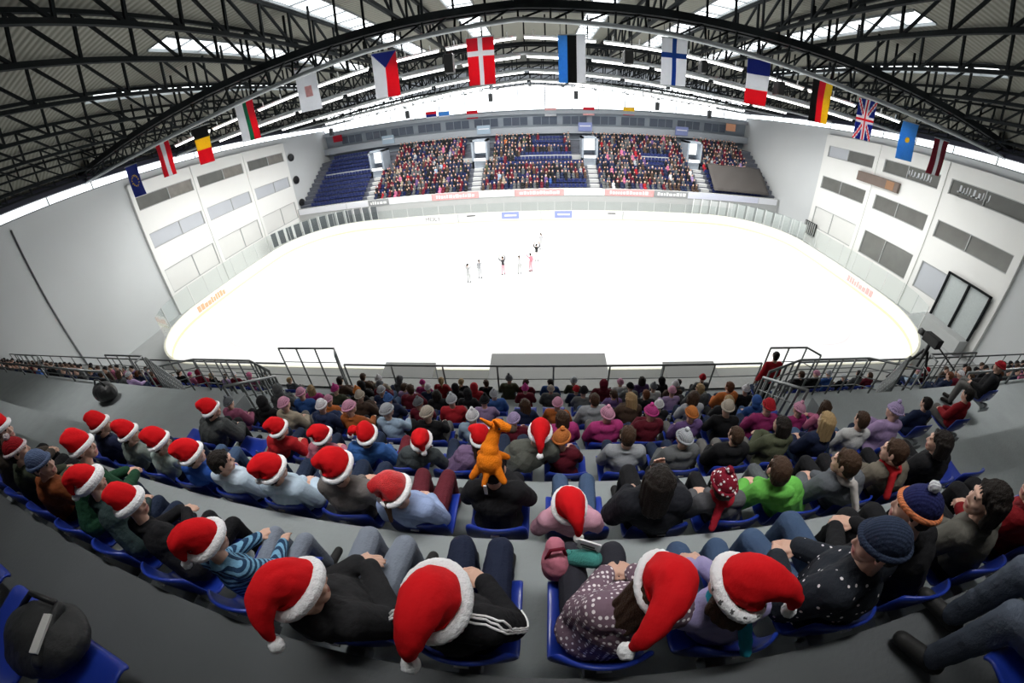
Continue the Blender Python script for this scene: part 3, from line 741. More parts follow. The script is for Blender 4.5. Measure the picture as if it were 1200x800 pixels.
# players' benches with grey roofs in front of the near stand
roofm = bpy.data.materials.new('grey_translucent_roof'); roofm.use_nodes = True; b = roofm.node_tree.nodes['Principled BSDF']; b.inputs['Base Color'].default_value = (.20, .205, .20, 1); b.inputs['Roughness'].default_value = .6; b.inputs['Alpha'].default_value = .9
for x0, x1, yb, lab in ((-1.55, 3.65, -17.2, 'grey roofed players bench at the middle of the near boards'), (-6.5, -4.05, -17.0, 'grey roofed bench shelter toward the oval wall speaker side'), (6.2, 8.7, -17.0, 'grey roofed bench shelter in front of the red jacket')):
    t = thing('bench_shelter', lab, 'bench shelter', ((x0+x1)/2, -16.2, 0), 0); hw = (x1-x0)/2; fy = .95 if hw > 2 else .25
    rg = [[(-hw, y, z) for y, z in ((yb+16.2, 2.0), (yb+16.2, 2.06), (fy, 2.28), (fy, 2.22))], [(hw, y, z) for y, z in ((yb+16.2, 2.0), (yb+16.2, 2.06), (fy, 2.28), (fy, 2.22))]]
    MB().loft(rg).build('roof_sheet', roofm, t)
    MB().box(-hw, hw, yb+16.15, yb+16.2, .1, 2.02).build('back_sheet', roofm, t)
    for q in (-hw+.05, 0, hw-.05):
        MB().tube([(q, fy-.05, 0), (q, fy-.05, 2.22)], .035).build('post', M['steel_grey'], t); MB().tube([(q, yb+16.25, 0), (q, yb+16.25, 2.0)], .035).build('post', M['steel_grey'], t)
    MB().box(-hw+.1, hw-.1, yb+16.3, yb+16.7, .42, .47).build('bench_seat', mat('pale_wood', (.5, .42, .3), .6), t)

# ================================================================== RAILS
def rail(pts, h, lab, base, grp=None, post=1.2, mids=2, name='guard_rail'):
    o = thing(name, lab, 'railing', pts[0] if False else (0,0,0), 0, grp)
    P = [Vector(p) for p in pts]
    MB().tube([p+Vector((0,0,h)) for p in P], .032, 8).build('top_bar', M['rail'], o, smooth=True)
    for q in range(mids):
        z = h*(q+1)/(mids+1); MB().tube([p+Vector((0,0,z)) for p in P], .016, 6).build('middle_bar', M['rail'], o, smooth=True)
    for a, b_ in zip(P, P[1:]):
        n = max(1, int(round((b_-a).length/post)))
        for i in range(n+(b_ is P[-1])):
            p = a.lerp(b_, i/n); MB().tube([p, p+Vector((0,0,h))], .026, 8).build('post', M['rail'], o, smooth=True)
    return o
rail([(-33, -20.95, 5.1), (-7.3, -20.95, 5.1)], .92, 'long grey front rail over the ledge on the oval wall speaker side', 0, post=1.5, mids=1)
rail([(-5.1, -20.95, 5.1), (7.2, -20.95, 5.1)], .92, 'long grey front rail over the ledge before the centre crowd', 0, post=1.5, mids=1)
rail([(8.6, -20.95, 5.1), (33, -20.95, 5.1)], .92, 'long grey front rail over the ledge on the tripod side', 0, post=1.5, mids=1)
rail([(-7.25, -21.0, 5.1), (-5.2, -21.0, 5.1), (-4.95, -21.4, 5.1)], 1.55, 'taller rail frame at the ledge near the stairwell without tripod', 0, post=.8, mids=2)
rail([(7.25, -21.0, 5.1), (8.55, -21.0, 5.1), (8.8, -21.4, 5.1)], 1.5, 'taller rail frame at the ledge beside the standing red jacket', 0, post=.8, mids=2)
for sx, lab in ((-1, 'on the oval wall speaker side'), (1, 'on the tripod side')):
    s = 1 if sx > 0 else -1
    rail([(s*10.4, -23.4, 6.35), (s*9.9, -22.1, 5.75), (s*7.4, -22.1, 5.75), (s*5.6, -23.2, 6.3)], 1.25, 'tall stair guard rail in front of the block ' + lab, 0, post=.55, mids=3, name='stair_rail')
    rail([(s*5.5, -23.2, 6.4), (s*5.0, -24.9, 7.55)], 1.0, 'sloping stair handrail beside the grey block ' + lab, 0, post=.3, mids=2, name='stair_rail')
    rail([(s*9.2, -23.3, 6.3), (s*7.4, -24.7, 8.2)], .8, 'steep lattice handrail climbing the grey block ' + lab, 0, post=.25, mids=3, name='stair_rail')
    rail([(s*14.8, -22.4, 6.0), (s*12.2, -22.4, 6.0), (s*11.6, -23.0, 6.2)], 1.3, 'second stair guard rail farther along ' + lab, 0, post=.8, mids=2, name='stair_rail')
    rail([(s*25, -22.6, 6.0), (s*21.5, -22.6, 6.0), (s*19.5, -23.3, 6.1)], 1.3, 'third stair guard rail near the wall ' + lab, 0, post=1.0, mids=2, name='stair_rail')
    rail([(s*33, -24.85, 8.25), (s*9.5, -24.85, 8.25)], .42, 'low twin rail edging the grey block ' + lab, 0, post=2.2, mids=1)
# camera on a tripod
t = thing('tripod_camera', 'black camera on a tall tripod at the top of the rink corner', 'camera tripod', (12.0, -22.3, 5.8))
for a in (90, 210, 330):
    MB().tube([(.75*math.cos(R(a)), .75*math.sin(R(a)), 0), (.06*math.cos(R(a)), .06*math.sin(R(a)), 1.55)], [.03, .045]).build('leg', M['black'], t)
MB().tube([(0,0,1.4), (0,0,1.8)], .06).build('column', M['black'], t)
mb = MB(); mb.box(-.14, .14, -.3, .25, 1.8, 2.08); c = mb.build('camera_body', M['black'], t, bevel=.02)
MB().tube([(0, .25, 1.93), (0, .5, 1.93)], [.09, .1], 14).build('lens', M['black'], c, smooth=True)
MB().bar((.12, -.2, 1.85), (.3, -.95, 1.55), .035).build('pan_handle', M['black'], t)
# ================================================================== SEATS
def seat_proto():
    t = thing('stadium_seat', 'tmp', 'seat')
    prof = [(.235, .385), (.225, .415), (.19, .425), (.05, .405), (-.10, .40), (-.165, .43), (-.195, .52), (-.215, .62), (-.235, .73), (-.243, .765)]
    nx = 12; mb = MB(); vs = []
    for j, (y, z) in enumerate(prof):
        back = max(0, (j-4)/5.0)
        for i in range(nx+1):
            u = -1+2*i/nx; wd = .225 - (.05*max(0, (j-7)/2.0)**2)
            vs.append((u*wd, y+.075*back*abs(u)**2.4, z+.035*(1-back)*abs(u)**3 - .06*max(0, (j-6)/3.0)*abs(u)**3))
    mb.add(vs, [(j*(nx+1)+i, j*(nx+1)+i+1, (j+1)*(nx+1)+i+1, (j+1)*(nx+1)+i) for j in range(len(prof)-1) for i in range(nx)])
    me = mb.mesh('seat_shell', M['seat']); o = bpy.data.objects.new('tmp', me)
    s = o.modifiers.new('s', 'SOLIDIFY'); s.thickness = .022; s.offset = 0
    s = o.modifiers.new('u', 'SUBSURF'); s.levels = 1; s.render_levels = 1
    me2 = evaluated(o)
    me2.polygons.foreach_set('use_smooth', [True]*len(me2.polygons)); me2.name = 'seat_shell'
    sh = link('seat_shell', me2, t)
    mb = MB(); mb.box(-.05, .05, -.20, .12, .33, .395); mb.box(-.05, .05, -.245, -.18, .30, .42); mb.box(-.16, .16, -.26, -.24, .28, .36); mb.build('bracket', M['steel_grey'], t)
    MB().box(-.03, .03, -.246, -.236, .66, .675).build('number_plate', M['white'], t)
    return t
seat0 = seat_proto(); st_tree = [(c, []) for c in kids(seat0)]; seat_used = False
SP = .57
def seatX(i): return .39+SP*i
ROWN = ['walkway row', 'second row', 'third row', 'fourth row', 'fifth row', 'sixth row', 'seventh row', 'rail row']
def put_seat(loc, label, group, rz=0):
    global seat_used
    if not seat_used: o = seat0; o.location = loc; o.rotation_euler = (0,0,rz); o['label'] = label; o['group'] = group; seat_used = True
    else: o = dup(seat0, loc, rz, label, group, tree=st_tree)
    return o

# ================================================================== PEOPLE
CLOTH = tint_mat('woven_jacket_cloth', .85, .3, 35); DOTS = tint_mat('dotted_coat_cloth', .85, .2, 60, 'dots'); STR = tint_mat('striped_knit', .9, .4, 60, 'stripes')
SPECK = tint_mat('specked_jacket_cloth', .8, .3, 60, 'specks'); KNIT = tint_mat('patterned_knit', .9, .5, 80, 'knit'); RIB = tint_mat('ribbed_knit', .9, .5, 70, 'rib'); DENIM = tint_mat('trouser_cloth', .85, .25, 80)
HAIR = tint_mat('hair_strands', .55, .5, 120); SHOE = tint_mat('shoe_leather', .5, .1, 30)
CLO = dict(plain=CLOTH, dots=DOTS, stripes=STR, specks=SPECK, knit=KNIT)

def head_frame(head, yaw, pitch, roll, hs):
    return Matrix.Translation(head) @ Matrix.Rotation(yaw, 4, 'Z') @ Matrix.Rotation(pitch, 4, 'X') @ Matrix.Rotation(roll, 4, 'Y') @ Matrix.Scale(hs, 4)

def skeleton(s, lean, arms, spread=.11, standing=False, knee_up=0.0):
    hz = .42+.095*s
    if standing: hz = .88*s
    J = {}
    lx, ly = lean; drop = (lx*lx+ly*ly)*.45
    J['hip'] = Vector((0, -.02, hz)); J['chest'] = Vector((lx*.5, ly*.5-.03, hz+.30*s-drop*.3)); J['neck'] = Vector((lx*.8, ly*.8-.03, hz+.475*s-drop*.8))
    J['head'] = Vector((lx, ly, hz+.635*s-drop))
    for sd, sx in (('L', -1), ('R', 1)):
        J['sh'+sd] = J['neck']+Vector((sx*.155*s, -.005, -.055*s))
        J['hp'+sd] = J['hip']+Vector((sx*.085*s, 0, 0))
        if standing:
            J['kn'+sd] = Vector((sx*.095*s, .02, .48*s)); J['an'+sd] = Vector((sx*.10*s, -.03, .09*s)); J['toe'+sd] = Vector((sx*.12*s, .14*s, .04*s))
        else:
            J['kn'+sd] = Vector((sx*(spread+.0), .40*s, hz+.015*s+knee_up)); az = max(.085*s, hz-.42*s)
            J['an'+sd] = Vector((sx*(spread), .41*s, az)); J['toe'+sd] = Vector((sx*(spread+.02), .56*s, az-.045*s))
        el, wr = dict(
          lap=((.075, .06, -.245), (-.075, .27, -.30)), clasp=((.09, .08, -.23), (-.115, .30, -.20)), knees=((.06, .12, -.22), (-.03, .34, -.30)),
          camera=((.07, .17, -.17), (-.09, .20, .06)), cheek=((.05, .16, -.22), (-.05, .17, .05)), side=((.07, -.02, -.26), (.06, .12, -.46)), down=((.055, .0, -.27), (.05, .09, -.49)), up=((.12, .10, .10), (.06, .16, .33)))[arms[0 if sd == 'L' else 1]]
        J['el'+sd] = J['sh'+sd]+Vector((sx*el[0], el[1], el[2]))*s; J['wr'+sd] = J['sh'+sd]+Vector((sx*wr[0], wr[1], wr[2]))*s
        if arms[0 if sd == 'L' else 1] in ('lap', 'clasp'): J['hd'+sd] = Vector((-sx*.75, .55, -.25)).normalized()
        elif arms[0 if sd == 'L' else 1] in ('camera', 'cheek', 'up'): J['hd'+sd] = Vector((-sx*.25, .1, .95)).normalized()
        else: J['hd'+sd] = (J['wr'+sd]-J['el'+sd]).normalized()
    return J

def add_hand(mb, wr, d, sx, s, seg=8):
    up_ = Vector((0, 0, 1)); 
    if abs(d.z) > .8: up_ = Vector((0, 1, 0))
    lat = d.cross(up_).normalized()          # across the palm
    pn = lat.cross(d).normalized()           # back of the hand
    for l in (-.027, -.009, .009, .027): mb.capsule(wr+lat*l*s*.8, wr+(d*.085+lat*l)*s, .0155*s, .0145*s, seg, 3)
    for l, L in ((-.03, .062), (-.010, .078), (.010, .072), (.030, .056)):
        p = wr+(d*.086+lat*l)*s; dd = d.copy(); r = .0088*s
        for q, f in enumerate((.45, .32, .25)):
            a = (.22, .42, .38)[q]; dd = (dd*math.cos(a)-pn*math.sin(a)).normalized(); pn2 = p+dd*L*f*s
            mb.capsule(p, pn2, r, r*.92, seg, 3); p = pn2; r *= .92
    tside = lat*(1 if (lat.x*sx) < 0 else -1)
    p = wr+(d*.02+tside*.026)*s; q = p+(d*.032+tside*.026-pn*.012)*s; mb.capsule(p, q, .0125*s, .0105*s, seg, 3)
    e = q+(d*.030+tside*.006-pn*.010)*s; mb.capsule(q, e, .0102*s, .0085*s, seg, 3)

def add_head(mb, H):
    def P(x, y, z): return H @ Vector((x, y, z))
    rot = H.to_3x3().normalized(); k_ = H.to_scale()[0]
    def E(c, r): mb.ell(P(*c), [v*k_ for v in r], rot)
    def C(a, b_, ra, rb): mb.capsule(P(*a), P(*b_), ra*k_, rb*k_, 10, 3)
    E((0, -.012, .03), (.077, .098, .088)); E((0, .03, -.02), (.064, .066, .088)); E((0, .05, -.085), (.043, .042, .034)); E((0, -.03, -.05), (.06, .06, .06))
    C((0, .086, .012), (0, .103, -.028), .008, .0115); C((-.010, .094, -.033), (.010, .094, -.033), .009, .009)
    for sx in (-1, 1):
        E((sx*.078, -.004, -.008), (.012, .024, .034)); C((sx*.012, .088, .030), (sx*.042, .078, .028), .010, .009); E((sx*.036, .062, -.03), (.026, .026, .024)); E((sx*.03, .080, .010), (.014, .012, .010))
    C((-.02, .087, -.060), (.02, .087, -.060), .0085, .0085); C((-.016, .085, -.073), (.016, .085, -.073), .009, .009)

def body_mesh(J, H, s, voxel, fingers=True, name='person'):
    mb = MB()
    add_head(mb, H)
    mb.capsule(J['neck']-Vector((0,0,.03)), H @ Vector((0, -.018, -.05)), .056*s, .052*s)
    mb.capsule(J['hip'], J['chest'], .105*s, .11*s); mb.capsule(J['chest'], J['neck']-Vector((0,0,.06*s)), .11*s, .07*s)
    mb.capsule(J['shL'], J['shR'], .05*s, .05*s)
    for sd, sx in (('L', -1), ('R', 1)):
        mb.capsule(J['sh'+sd], J['el'+sd], .048*s, .04*s); mb.capsule(J['el'+sd], J['wr'+sd], .04*s, .026*s)
        if fingers: add_hand(mb, J['wr'+sd], J['hd'+sd], sx, s)
        mb.capsule(J['hp'+sd], J['kn'+sd], .085*s, .058*s); mb.capsule(J['kn'+sd], J['an'+sd], .056*s, .036*s); mb.capsule(J['an'+sd]-Vector((0,.03*s,.02*s)), J['toe'+sd], .036*s, .028*s)
    me = remesh(mb, name, [M['skin'], M['eye'], M['lip']], voxel, 2)
    Hi = H.inverted(); mi = []
    for p in me.polygons:
        c = Hi @ p.center; m_ = 0
        if c.y > .06:
            if min((c-Vector((sx*.030, .086, .010))).length for sx in (-1, 1)) < .0115: m_ = 1
            elif abs(c.x) < .026 and abs(c.z+.066) < .012 and c.y > .08: m_ = 2
        mi.append(m_)
    me.polygons.foreach_set('material_index', mi)
    return me

def jacket_mesh(J, s, bulk, voxel, m, hood=False, wrinkle=.004, collar=True):
    mb = MB(); b = bulk
    mb.ell(J['hip']+Vector((0, 0, .05*s)), (.165*s*b, .125*s*b, .13*s))
    mb.capsule(J['hip']+Vector((0, 0, .06*s)), J['chest'], .125*s*b, .128*s*b); mb.ell(J['chest'], (.165*s*b, .118*s*b, .15*s)); mb.capsule(J['chest'], J['neck']-Vector((0, 0, .07*s)), .125*s*b, .085*s)
    mb.capsule(J['shL'], J['shR'], .068*s*b, .068*s*b)
    for sd in 'LR':
        mb.capsule(J['chest'].lerp(J['sh'+sd], .5), J['sh'+sd], .08*s*b, .07*s*b)
        mb.capsule(J['sh'+sd], J['el'+sd], .070*s*b, .060*s*b); mb.capsule(J['el'+sd], J['wr'+sd], .060*s*b, .044*s*b)
    if collar:
        c = J['neck'] - Vector((0, 0, .012*s)); n = 14
        mb.tube([c+Vector((.070*s*math.cos(2*math.pi*i/n), .066*s*math.sin(2*math.pi*i/n)-.006, .012*math.sin(2*math.pi*i/n+math.pi)))for i in range(n)], .022*s, 8, closed=True)
    if hood:
        c = J['neck']+Vector((0, -.075*s, -.015*s)); mb.ell(c, (.12*s, .065*s, .07*s)); mb.ell(c+Vector((0, -.02, -.05*s)), (.085*s, .045*s, .07*s))
    return remesh(mb, 'jacket', m, voxel, 3, wrinkle)

def trousers_mesh(J, s, voxel, m):
    mb = MB(); mb.ell(J['hip']+Vector((0, .01, .0)), (.15*s, .12*s, .10*s))
    for sd in 'LR':
        mb.capsule(J['hp'+sd], J['kn'+sd], .098*s, .074*s); mb.capsule(J['kn'+sd], J['an'+sd], .073*s, .056*s)
    return remesh(mb, 'trousers', m, voxel, 3, .004)

def shoe_mesh(J, sd, s, voxel):
    mb = MB(); a, t = J['an'+sd], J['toe'+sd]
    mb.capsule(a+Vector((0, -.035*s, -.03*s)), t, .047*s, .040*s); mb.capsule(a+Vector((0, 0, .03*s)), a-Vector((0, 0, .03*s)), .052*s, .05*s)
    return remesh(mb, 'shoe', SHOE, voxel, 2)

# -------- headwear in the head's own frame (x right, y forward, z up, metres)
def ring_pts(c, rx, ry, tilt, n=28, wob=.0):
    out = []
    for i in range(n):
        a = 2*math.pi*i/n; p = Vector((rx*math.cos(a), ry*math.sin(a), 0)); p = Matrix.Rotation(tilt, 3, 'X') @ p; out.append(c+p+Vector((0, 0, wob*math.sin(3*a))))
    return out
def santa_meshes(flop, length=1.0, seed=0, red='hat_red', fluffy=1.0, dots=False):
    fl = Vector(flop); c = Vector((0, -.012, .032))
    pts = [c+Vector((0, 0, -.01)), c+Vector((0, -.002, .045)), c+Vector((0, -.008, .085)) + fl*.022, c+Vector((0, -.012, .108))+fl*.062, c+Vector((0, -.014, .105))+fl*.108,
           c+Vector((0, -.014, .075))+fl*.150*length, c+Vector((0, -.014, .030))+fl*.185*length, c+Vector((0, -.014, -.02))+fl*.20*length]
    rad = [(.095, .116), (.100, .120), (.092, .108), (.074, .082), (.058, .062), (.044, .046), (.031, .032), (.016, .016)]
    rings = []; n = 24
    for i, (p, (ra, rb)) in enumerate(zip(pts, rad)):
        t = (pts[min(i+1, len(pts)-1)]-pts[max(0, i-1)]).normalized() if i > 1 else Vector((0, 0, 1))
        u = Vector((1, 0, 0)); u = (u-t*u.dot(t))
        if u.length < .2: u = Vector((0, 1, 0)); u = u-t*u.dot(t)
        u.normalize(); v = t.cross(u)
        rings.append([p+u*math.cos(2*math.pi*j/n)*ra+v*math.sin(2*math.pi*j/n)*rb for j in range(n)])
    mb = MB(); mb.loft(rings); me = mb.mesh('tmp', []); o = bpy.data.objects.new('tmp', me)
    sb = o.modifiers.new('s', 'SUBSURF'); sb.levels = 2
    me = evaluated(o)
    me.materials.clear(); me.materials.append(M[red])
    tilt = Matrix.Translation(c) @ Matrix.Rotation(R(13), 4, 'X') @ Matrix.Translation(-c); me.transform(tilt)
    displace(me, lambda c_: noise.noise(c_*26+Vector((seed*7.1, 0, 0)))*.006+noise.noise(c_*9+Vector((seed, 0, 0)))*.008)
    me.polygons.foreach_set('use_smooth', [True]*len(me.polygons))
    def furry(mb, nm, amp=.005):
        m2 = remesh(mb, nm, M['fur'], .006, 1)
        displace(m2, lambda c_: noise.noise(c_*75+Vector((seed*3.3, 0, 0)))*amp)
        return m2
    t = MB(); t.tube(ring_pts(c+Vector((0, 0, -.012)), .096, .117, R(15), wob=.003), .0255*fluffy, 10, closed=True); trim = furry(t, 'fur_trim', .003)
    if dots:
        trim.materials.append(M['dark_ad']); mi = []
        for p in trim.polygons:
            a = math.atan2(p.center.y-c.y, p.center.x-c.x); da = (a*7/math.pi) % 1.0
            mi.append(1 if abs(da-.5) < .13 and abs(p.center.z-c.z+.012) < .010 and p.normal.dot(Vector((p.center.x, p.center.y, 0)).normalized()) > .5 else 0)
        trim.polygons.foreach_set('material_index', mi)
    b = MB(); b.ell(tilt @ (pts[-1]+fl*.012+Vector((0, 0, -.02))), (.033, .033, .033)); pom = furry(b, 'pompom', .005)
    return me, trim, pom
def beanie_meshes(m, pom=False, tall=1.0):
    mb = MB(); rings = []; n = 28; c = Vector((0, -.012, .02))
    for i in range(9):
        t = (math.pi/2)*i/8; r = math.cos(t)**.85; rings.append([c+Vector((.088*r*math.cos(2*math.pi*j/n), .110*r*math.sin(2*math.pi*j/n), .118*tall*math.sin(t))) for j in range(n)] if i < 8 else [c+Vector((.006*math.cos(2*math.pi*j/n), .006*math.sin(2*math.pi*j/n), .119*tall)) for j in range(n)])
    mb.loft(rings); me = mb.mesh('knit_hat', m); me.polygons.foreach_set('use_smooth', [True]*len(me.polygons))
    f = MB(); f.tube(ring_pts(c+Vector((0, 0, .008)), .087, .109, R(6)), [.017]*28, 8, closed=True); fo = f.mesh('hat_cuff', m); fo.polygons.foreach_set('use_smooth', [True]*len(fo.polygons))
    p = None
    if pom:
        b = MB(); b.ell(c+Vector((0, 0, .14*tall)), (.03, .03, .03)); p = remesh(b, 'pompom', m, .007, 1, .006, 60)
    return me, fo, p
def hair_mesh(style, voxel=.007):
    mb = MB()
    mb.ell((0, -.018, .036), (.084, .102, .092)); mb.ell((0, -.045, .0), (.082, .075, .085)); mb.capsule((-.04, .058, .078), (.04, .058, .078), .017, .017)
    for sx in (-1, 1): mb.capsule((sx*.072, .02, .05), (sx*.078, .012, .0), .02, .014)
    if style == 'bob':
        for i in range(9):
            a = math.pi*(1.0+i/8.0); mb.capsule((.078*math.cos(a), -.015+.085*math.sin(a), .03), (.084*math.cos(a), -.02+.095*math.sin(a), -.10), .03, .026)
    if style == 'long':
        for i in range(9):
            a = math.pi*(1.0+i/8.0); mb.capsule((.078*math.cos(a), -.015+.085*math.sin(a), .03), (.085*math.cos(a), -.03+.10*math.sin(a), -.20), .032, .022)
    if style == 'short': mb.ell((0, -.06, -.035), (.07, .05, .06))
    if style == 'tail': mb.capsule((0, -.11, .05), (0, -.16, -.14), .03, .014); mb.ell((0, -.06, -.02), (.07, .05, .06))
    me = remesh(mb, 'hair', HAIR, voxel, 2)
    displace(me, lambda c_: noise.noise(Vector((c_.x*90, c_.y*60, c_.z*14)))*.006)
    return me
def hood_mesh(m):
    mb = MB(); mb.ell((0, -.025, .025), (.108, .118, .125)); mb.ell((0, -.05, -.07), (.10, .09, .10)); mb.ell((0, .12, -.0), (.001, .001, .001))
    return remesh(mb, 'hood', m, .009, 3, .004, 20)
def under_hat(me):
    m2 = me.copy(); m2.name = 'hair'; bm = bmesh.new(); bm.from_mesh(m2)
    for v in bm.verts:
        if v.co.z > .0:
            f = min(1, v.co.z/.05); v.co.x *= 1-.16*f; v.co.y = -.012+(v.co.y+.012)*(1-.16*f); v.co.z *= 1-.35*f
    bm.to_mesh(m2); bm.free(); return m2
HAIRS = {k_: hair_mesh(k_) for k_ in ('short', 'bob', 'long', 'tail')}
HAIRU = {k_: under_hat(v_) for k_, v_ in HAIRS.items()}
HAIRC = dict(black=(.018, .014, .012, 1), brown=(.055, .03, .018, 1), blond=(.38, .26, .13, 1), grey=(.25, .24, .23, 1), auburn=(.13, .045, .02, 1))
def colour(o, c): o.color = (c[0], c[1], c[2], 1)

HERO_N = 0
def add_headwear(root, H, spec, world_yaw=0.0):
    kind = spec.get('hat'); Hs = H
    inv = (Matrix.Rotation(world_yaw, 4, 'Z') @ H).to_3x3().normalized().inverted()
    if spec.get('hair'):
        o = link('hair', (HAIRU if kind else HAIRS)[spec['hair'][0]], root, Hs); colour(o, HAIRC[spec['hair'][1]])
    if kind == 'santa':
        fl = inv @ Vector((*spec.get('flop', (-.7, -.7)), 0)).normalized(); fl.z = 0; fl.normalize()
        a, t, p = santa_meshes(fl, spec.get('len', 1.0), spec.get('seed', 0), 'hat_glit' if spec.get('glit') else 'hat_red', spec.get('fluffy', 1.0), spec.get('dots', False))
        h = link('santa_hat', a, root, Hs); link('fur_trim', t, h); link('pompom', p, h)
    elif kind in ('beanie', 'pom'):
        a, f, p = beanie_meshes(spec.get('hatmat', RIB), kind == 'pom'); h = link('knit_hat', a, root, Hs); colour(h, spec['hatc']); q = link('hat_cuff', f, h); colour(q, spec.get('cuffc', spec['hatc']))
        if p: q = link('pompom', p, h); colour(q, spec.get('pomc', spec.get('cuffc', spec['hatc'])))
    elif kind == 'hood':
        o = link('hood', hood_mesh(CLOTH), root, Hs); colour(o, spec['hatc'])

def hero(row, px, py, label, jc, tc=(.02, .025, .045), s=.9, arms=('lap', 'lap'), yaw=0, face=0.0, nod=-.12, roll=0, cloth='plain', bulk=1.12, hood=False, seat=None, zoff=0.0, spread=.11, knee=0, voxel=.0075, shoec=(.03, .03, .03), **hs):
    """a seated spectator whose head is seen at a given place; returns the person object"""
    z0 = RZ(row); zh = z0+.42+.73*s+zoff; p = at_z(px, py, zh)
    si = seat if seat is not None else round((p.x-.39)/SP)
    sx_, sy_ = seatX(si), RY(row)-.02
    lx, ly = p.x-sx_, p.y-sy_
    c, sn = math.cos(-yaw), math.sin(-yaw); lx, ly = lx*c-ly*sn, lx*sn+ly*c
    L = math.hypot(lx, ly); mxl = .30
    if L > mxl: lx, ly = lx*mxl/L, ly*mxl/L
    J = skeleton(s, (lx, ly), arms, spread, knee_up=knee)
    hsz = hs.get('hsz', .97 if s > .93 else .93)
    H = head_frame(J['head'], face, nod, roll, hsz)
    b = body_mesh(J, H, s, .0058)
    root = link('person', b); root.location = (sx_, sy_, z0); root.rotation_euler = (0, 0, yaw)
    tag(root, label, 'person', hs.get('group', 'spectators in the near stand'))
    j = link('jacket', jacket_mesh(J, s, bulk, voxel, CLO[cloth], hood), root); colour(j, jc)
    t = link('trousers', trousers_mesh(J, s, voxel, DENIM), root); colour(t, tc)
    for sd in 'LR': q = link('shoe', shoe_mesh(J, sd, s, .008), root); colour(q, shoec)
    if hs.get('scarf'):
        mb = MB(); c_ = J['neck']+Vector((0, .0, .01*s))
        mb.tube([c_+Vector((.083*s*math.cos(2*math.pi*i/16), .083*s*math.sin(2*math.pi*i/16), .014*math.sin(4*math.pi*i/16))) for i in range(16)], .030*s, 8, closed=True)
        sx = hs.get('scarf_side', 1); mb.capsule(c_+Vector((sx*.05*s, -.09*s, 0)), c_+Vector((sx*.10*s, -.165*s*bulk, -.16*s)), .034*s, .03*s)
        q = link('scarf', remesh(mb, 'scarf', KNIT if False else CLOTH, .008, 2, .004, 30), root); colour(q, hs['scarf'])
    add_headwear(root, H, hs, yaw)
    TAKEN.add((row, si))
    return root, J, H, j
TAKEN = set()
# ---------------------------------------------------------------- hero spectators
BLK = (.014, .014, .016); NAVY = (.02, .03, .06); GREY = (.14, .135, .13); JEAN = (.06, .10, .18); LJEAN = (.22, .25, .31); OLIVE = (.10, .11, .09)
# nearest row
r0 = hero(0, 512, 702, 'person in black jacket with white sleeve stripes, large santa hat at centre of walkway row', BLK, (.018, .024, .05), s=.96, seat=0, arms=('lap', 'lap'), hat='santa', flop=(-.25, -.95), seed=1, fluffy=1.4, bulk=1.15, nod=-.15, hair=('short', 'brown'), spread=.10)
def sleeve_stripes(hr, sides='LR'):
    root, J, H, j = hr; bvh = BVHTree.FromPolygons([v.co for v in j.data.vertices], [p.vertices for p in j.data.polygons])
    for sd in sides:
        for q in (-.014, .004, .022):
            mb = MB(); pts = []
            path = [J['neck'].lerp(J['sh'+sd], .55), J['sh'+sd], J['sh'+sd].lerp(J['el'+sd], .5), J['el'+sd], J['el'+sd].lerp(J['wr'+sd], .6)]
            for a, b_ in zip(path, path[1:]):
                for i in range(6): pts.append(a.lerp(b_, i/6))
            sx = -1 if sd == 'L' else 1; V = []
            for i, p in enumerate(pts):
                f = min(1, i/8); out = Vector((sx*f, -.35*f, 1-.8*f)).normalized()
                l, n_, _, _ = bvh.find_nearest(p+out*.14+Vector((0, q*1.4, 0)))
                V.append(l+n_*.003)
            mb.tube(V, .0048, 6); mb.build('sleeve_stripe', M['white'], j, smooth=True)
sleeve_stripes(r0)
r1 = hero(0, 352, 690, 'person in black hooded coat with clasped hands, santa hat drooping over seat edge', (.022, .022, .024), LJEAN, s=.93, seat=-1, arms=('clasp', 'clasp'), hat='santa', flop=(-.05, -1), seed=2, fluffy=1.25, face=-.5, nod=-.1, roll=-.25, bulk=1.28, hood=True, hair=('short', 'brown'), yaw=-.12)
r2 = hero(0, 255, 642, 'child in light blue striped knit sweater wearing a santa hat', (.20, .42, .62), LJEAN, s=.76, seat=-2, arms=('knees', 'knees'), cloth='stripes', hat='santa', flop=(-.45, -.9), seed=3, fluffy=1.25, len=.75, zoff=-.08, hsz=.84, face=-.4, nod=-.15, bulk=1.05, hair=('short', 'brown'))
r3 = hero(0, 172, 606, 'person in black jacket with face showing beside broad white hat band', BLK, BLK, s=.76, seat=-3, arms=('clasp', 'clasp'), hat='santa', flop=(-1, -.35), seed=4, len=.4, zoff=-.18, hsz=.82, face=-1.1, nod=-.1, fluffy=1.4, hair=('short', 'brown'))
r4 = hero(0, 126, 582, 'person in dark jacket whose santa hat has a thick white band and hanging bobble', (.03, .05, .05), NAVY, s=.76, seat=-4, arms=('lap', 'lap'), hat='santa', flop=(-.5, -.9), seed=5, len=.8, zoff=-.2, hsz=.82, face=-.7, nod=-.1, fluffy=1.7, hair=('short', 'brown'))
r5 = hero(0, 106, 524, 'person in dark green jacket with a smooth round santa hat', (.015, .06, .03), NAVY, s=.86, seat=-5, arms=('lap', 'lap'), hat='santa', flop=(-.9, -.3), seed=6, face=-.9, hair=('short', 'brown'), zoff=-.08, hsz=.85, len=.35)
r6 = hero(0, 62, 541, 'person in rusty orange jacket and blue grey ribbed knit hat', (.22, .06, .02), BLK, s=.9, seat=-6, arms=('lap', 'lap'), hat='beanie', hatc=(.10, .14, .24), face=-1.1, hair=('short', 'brown'))
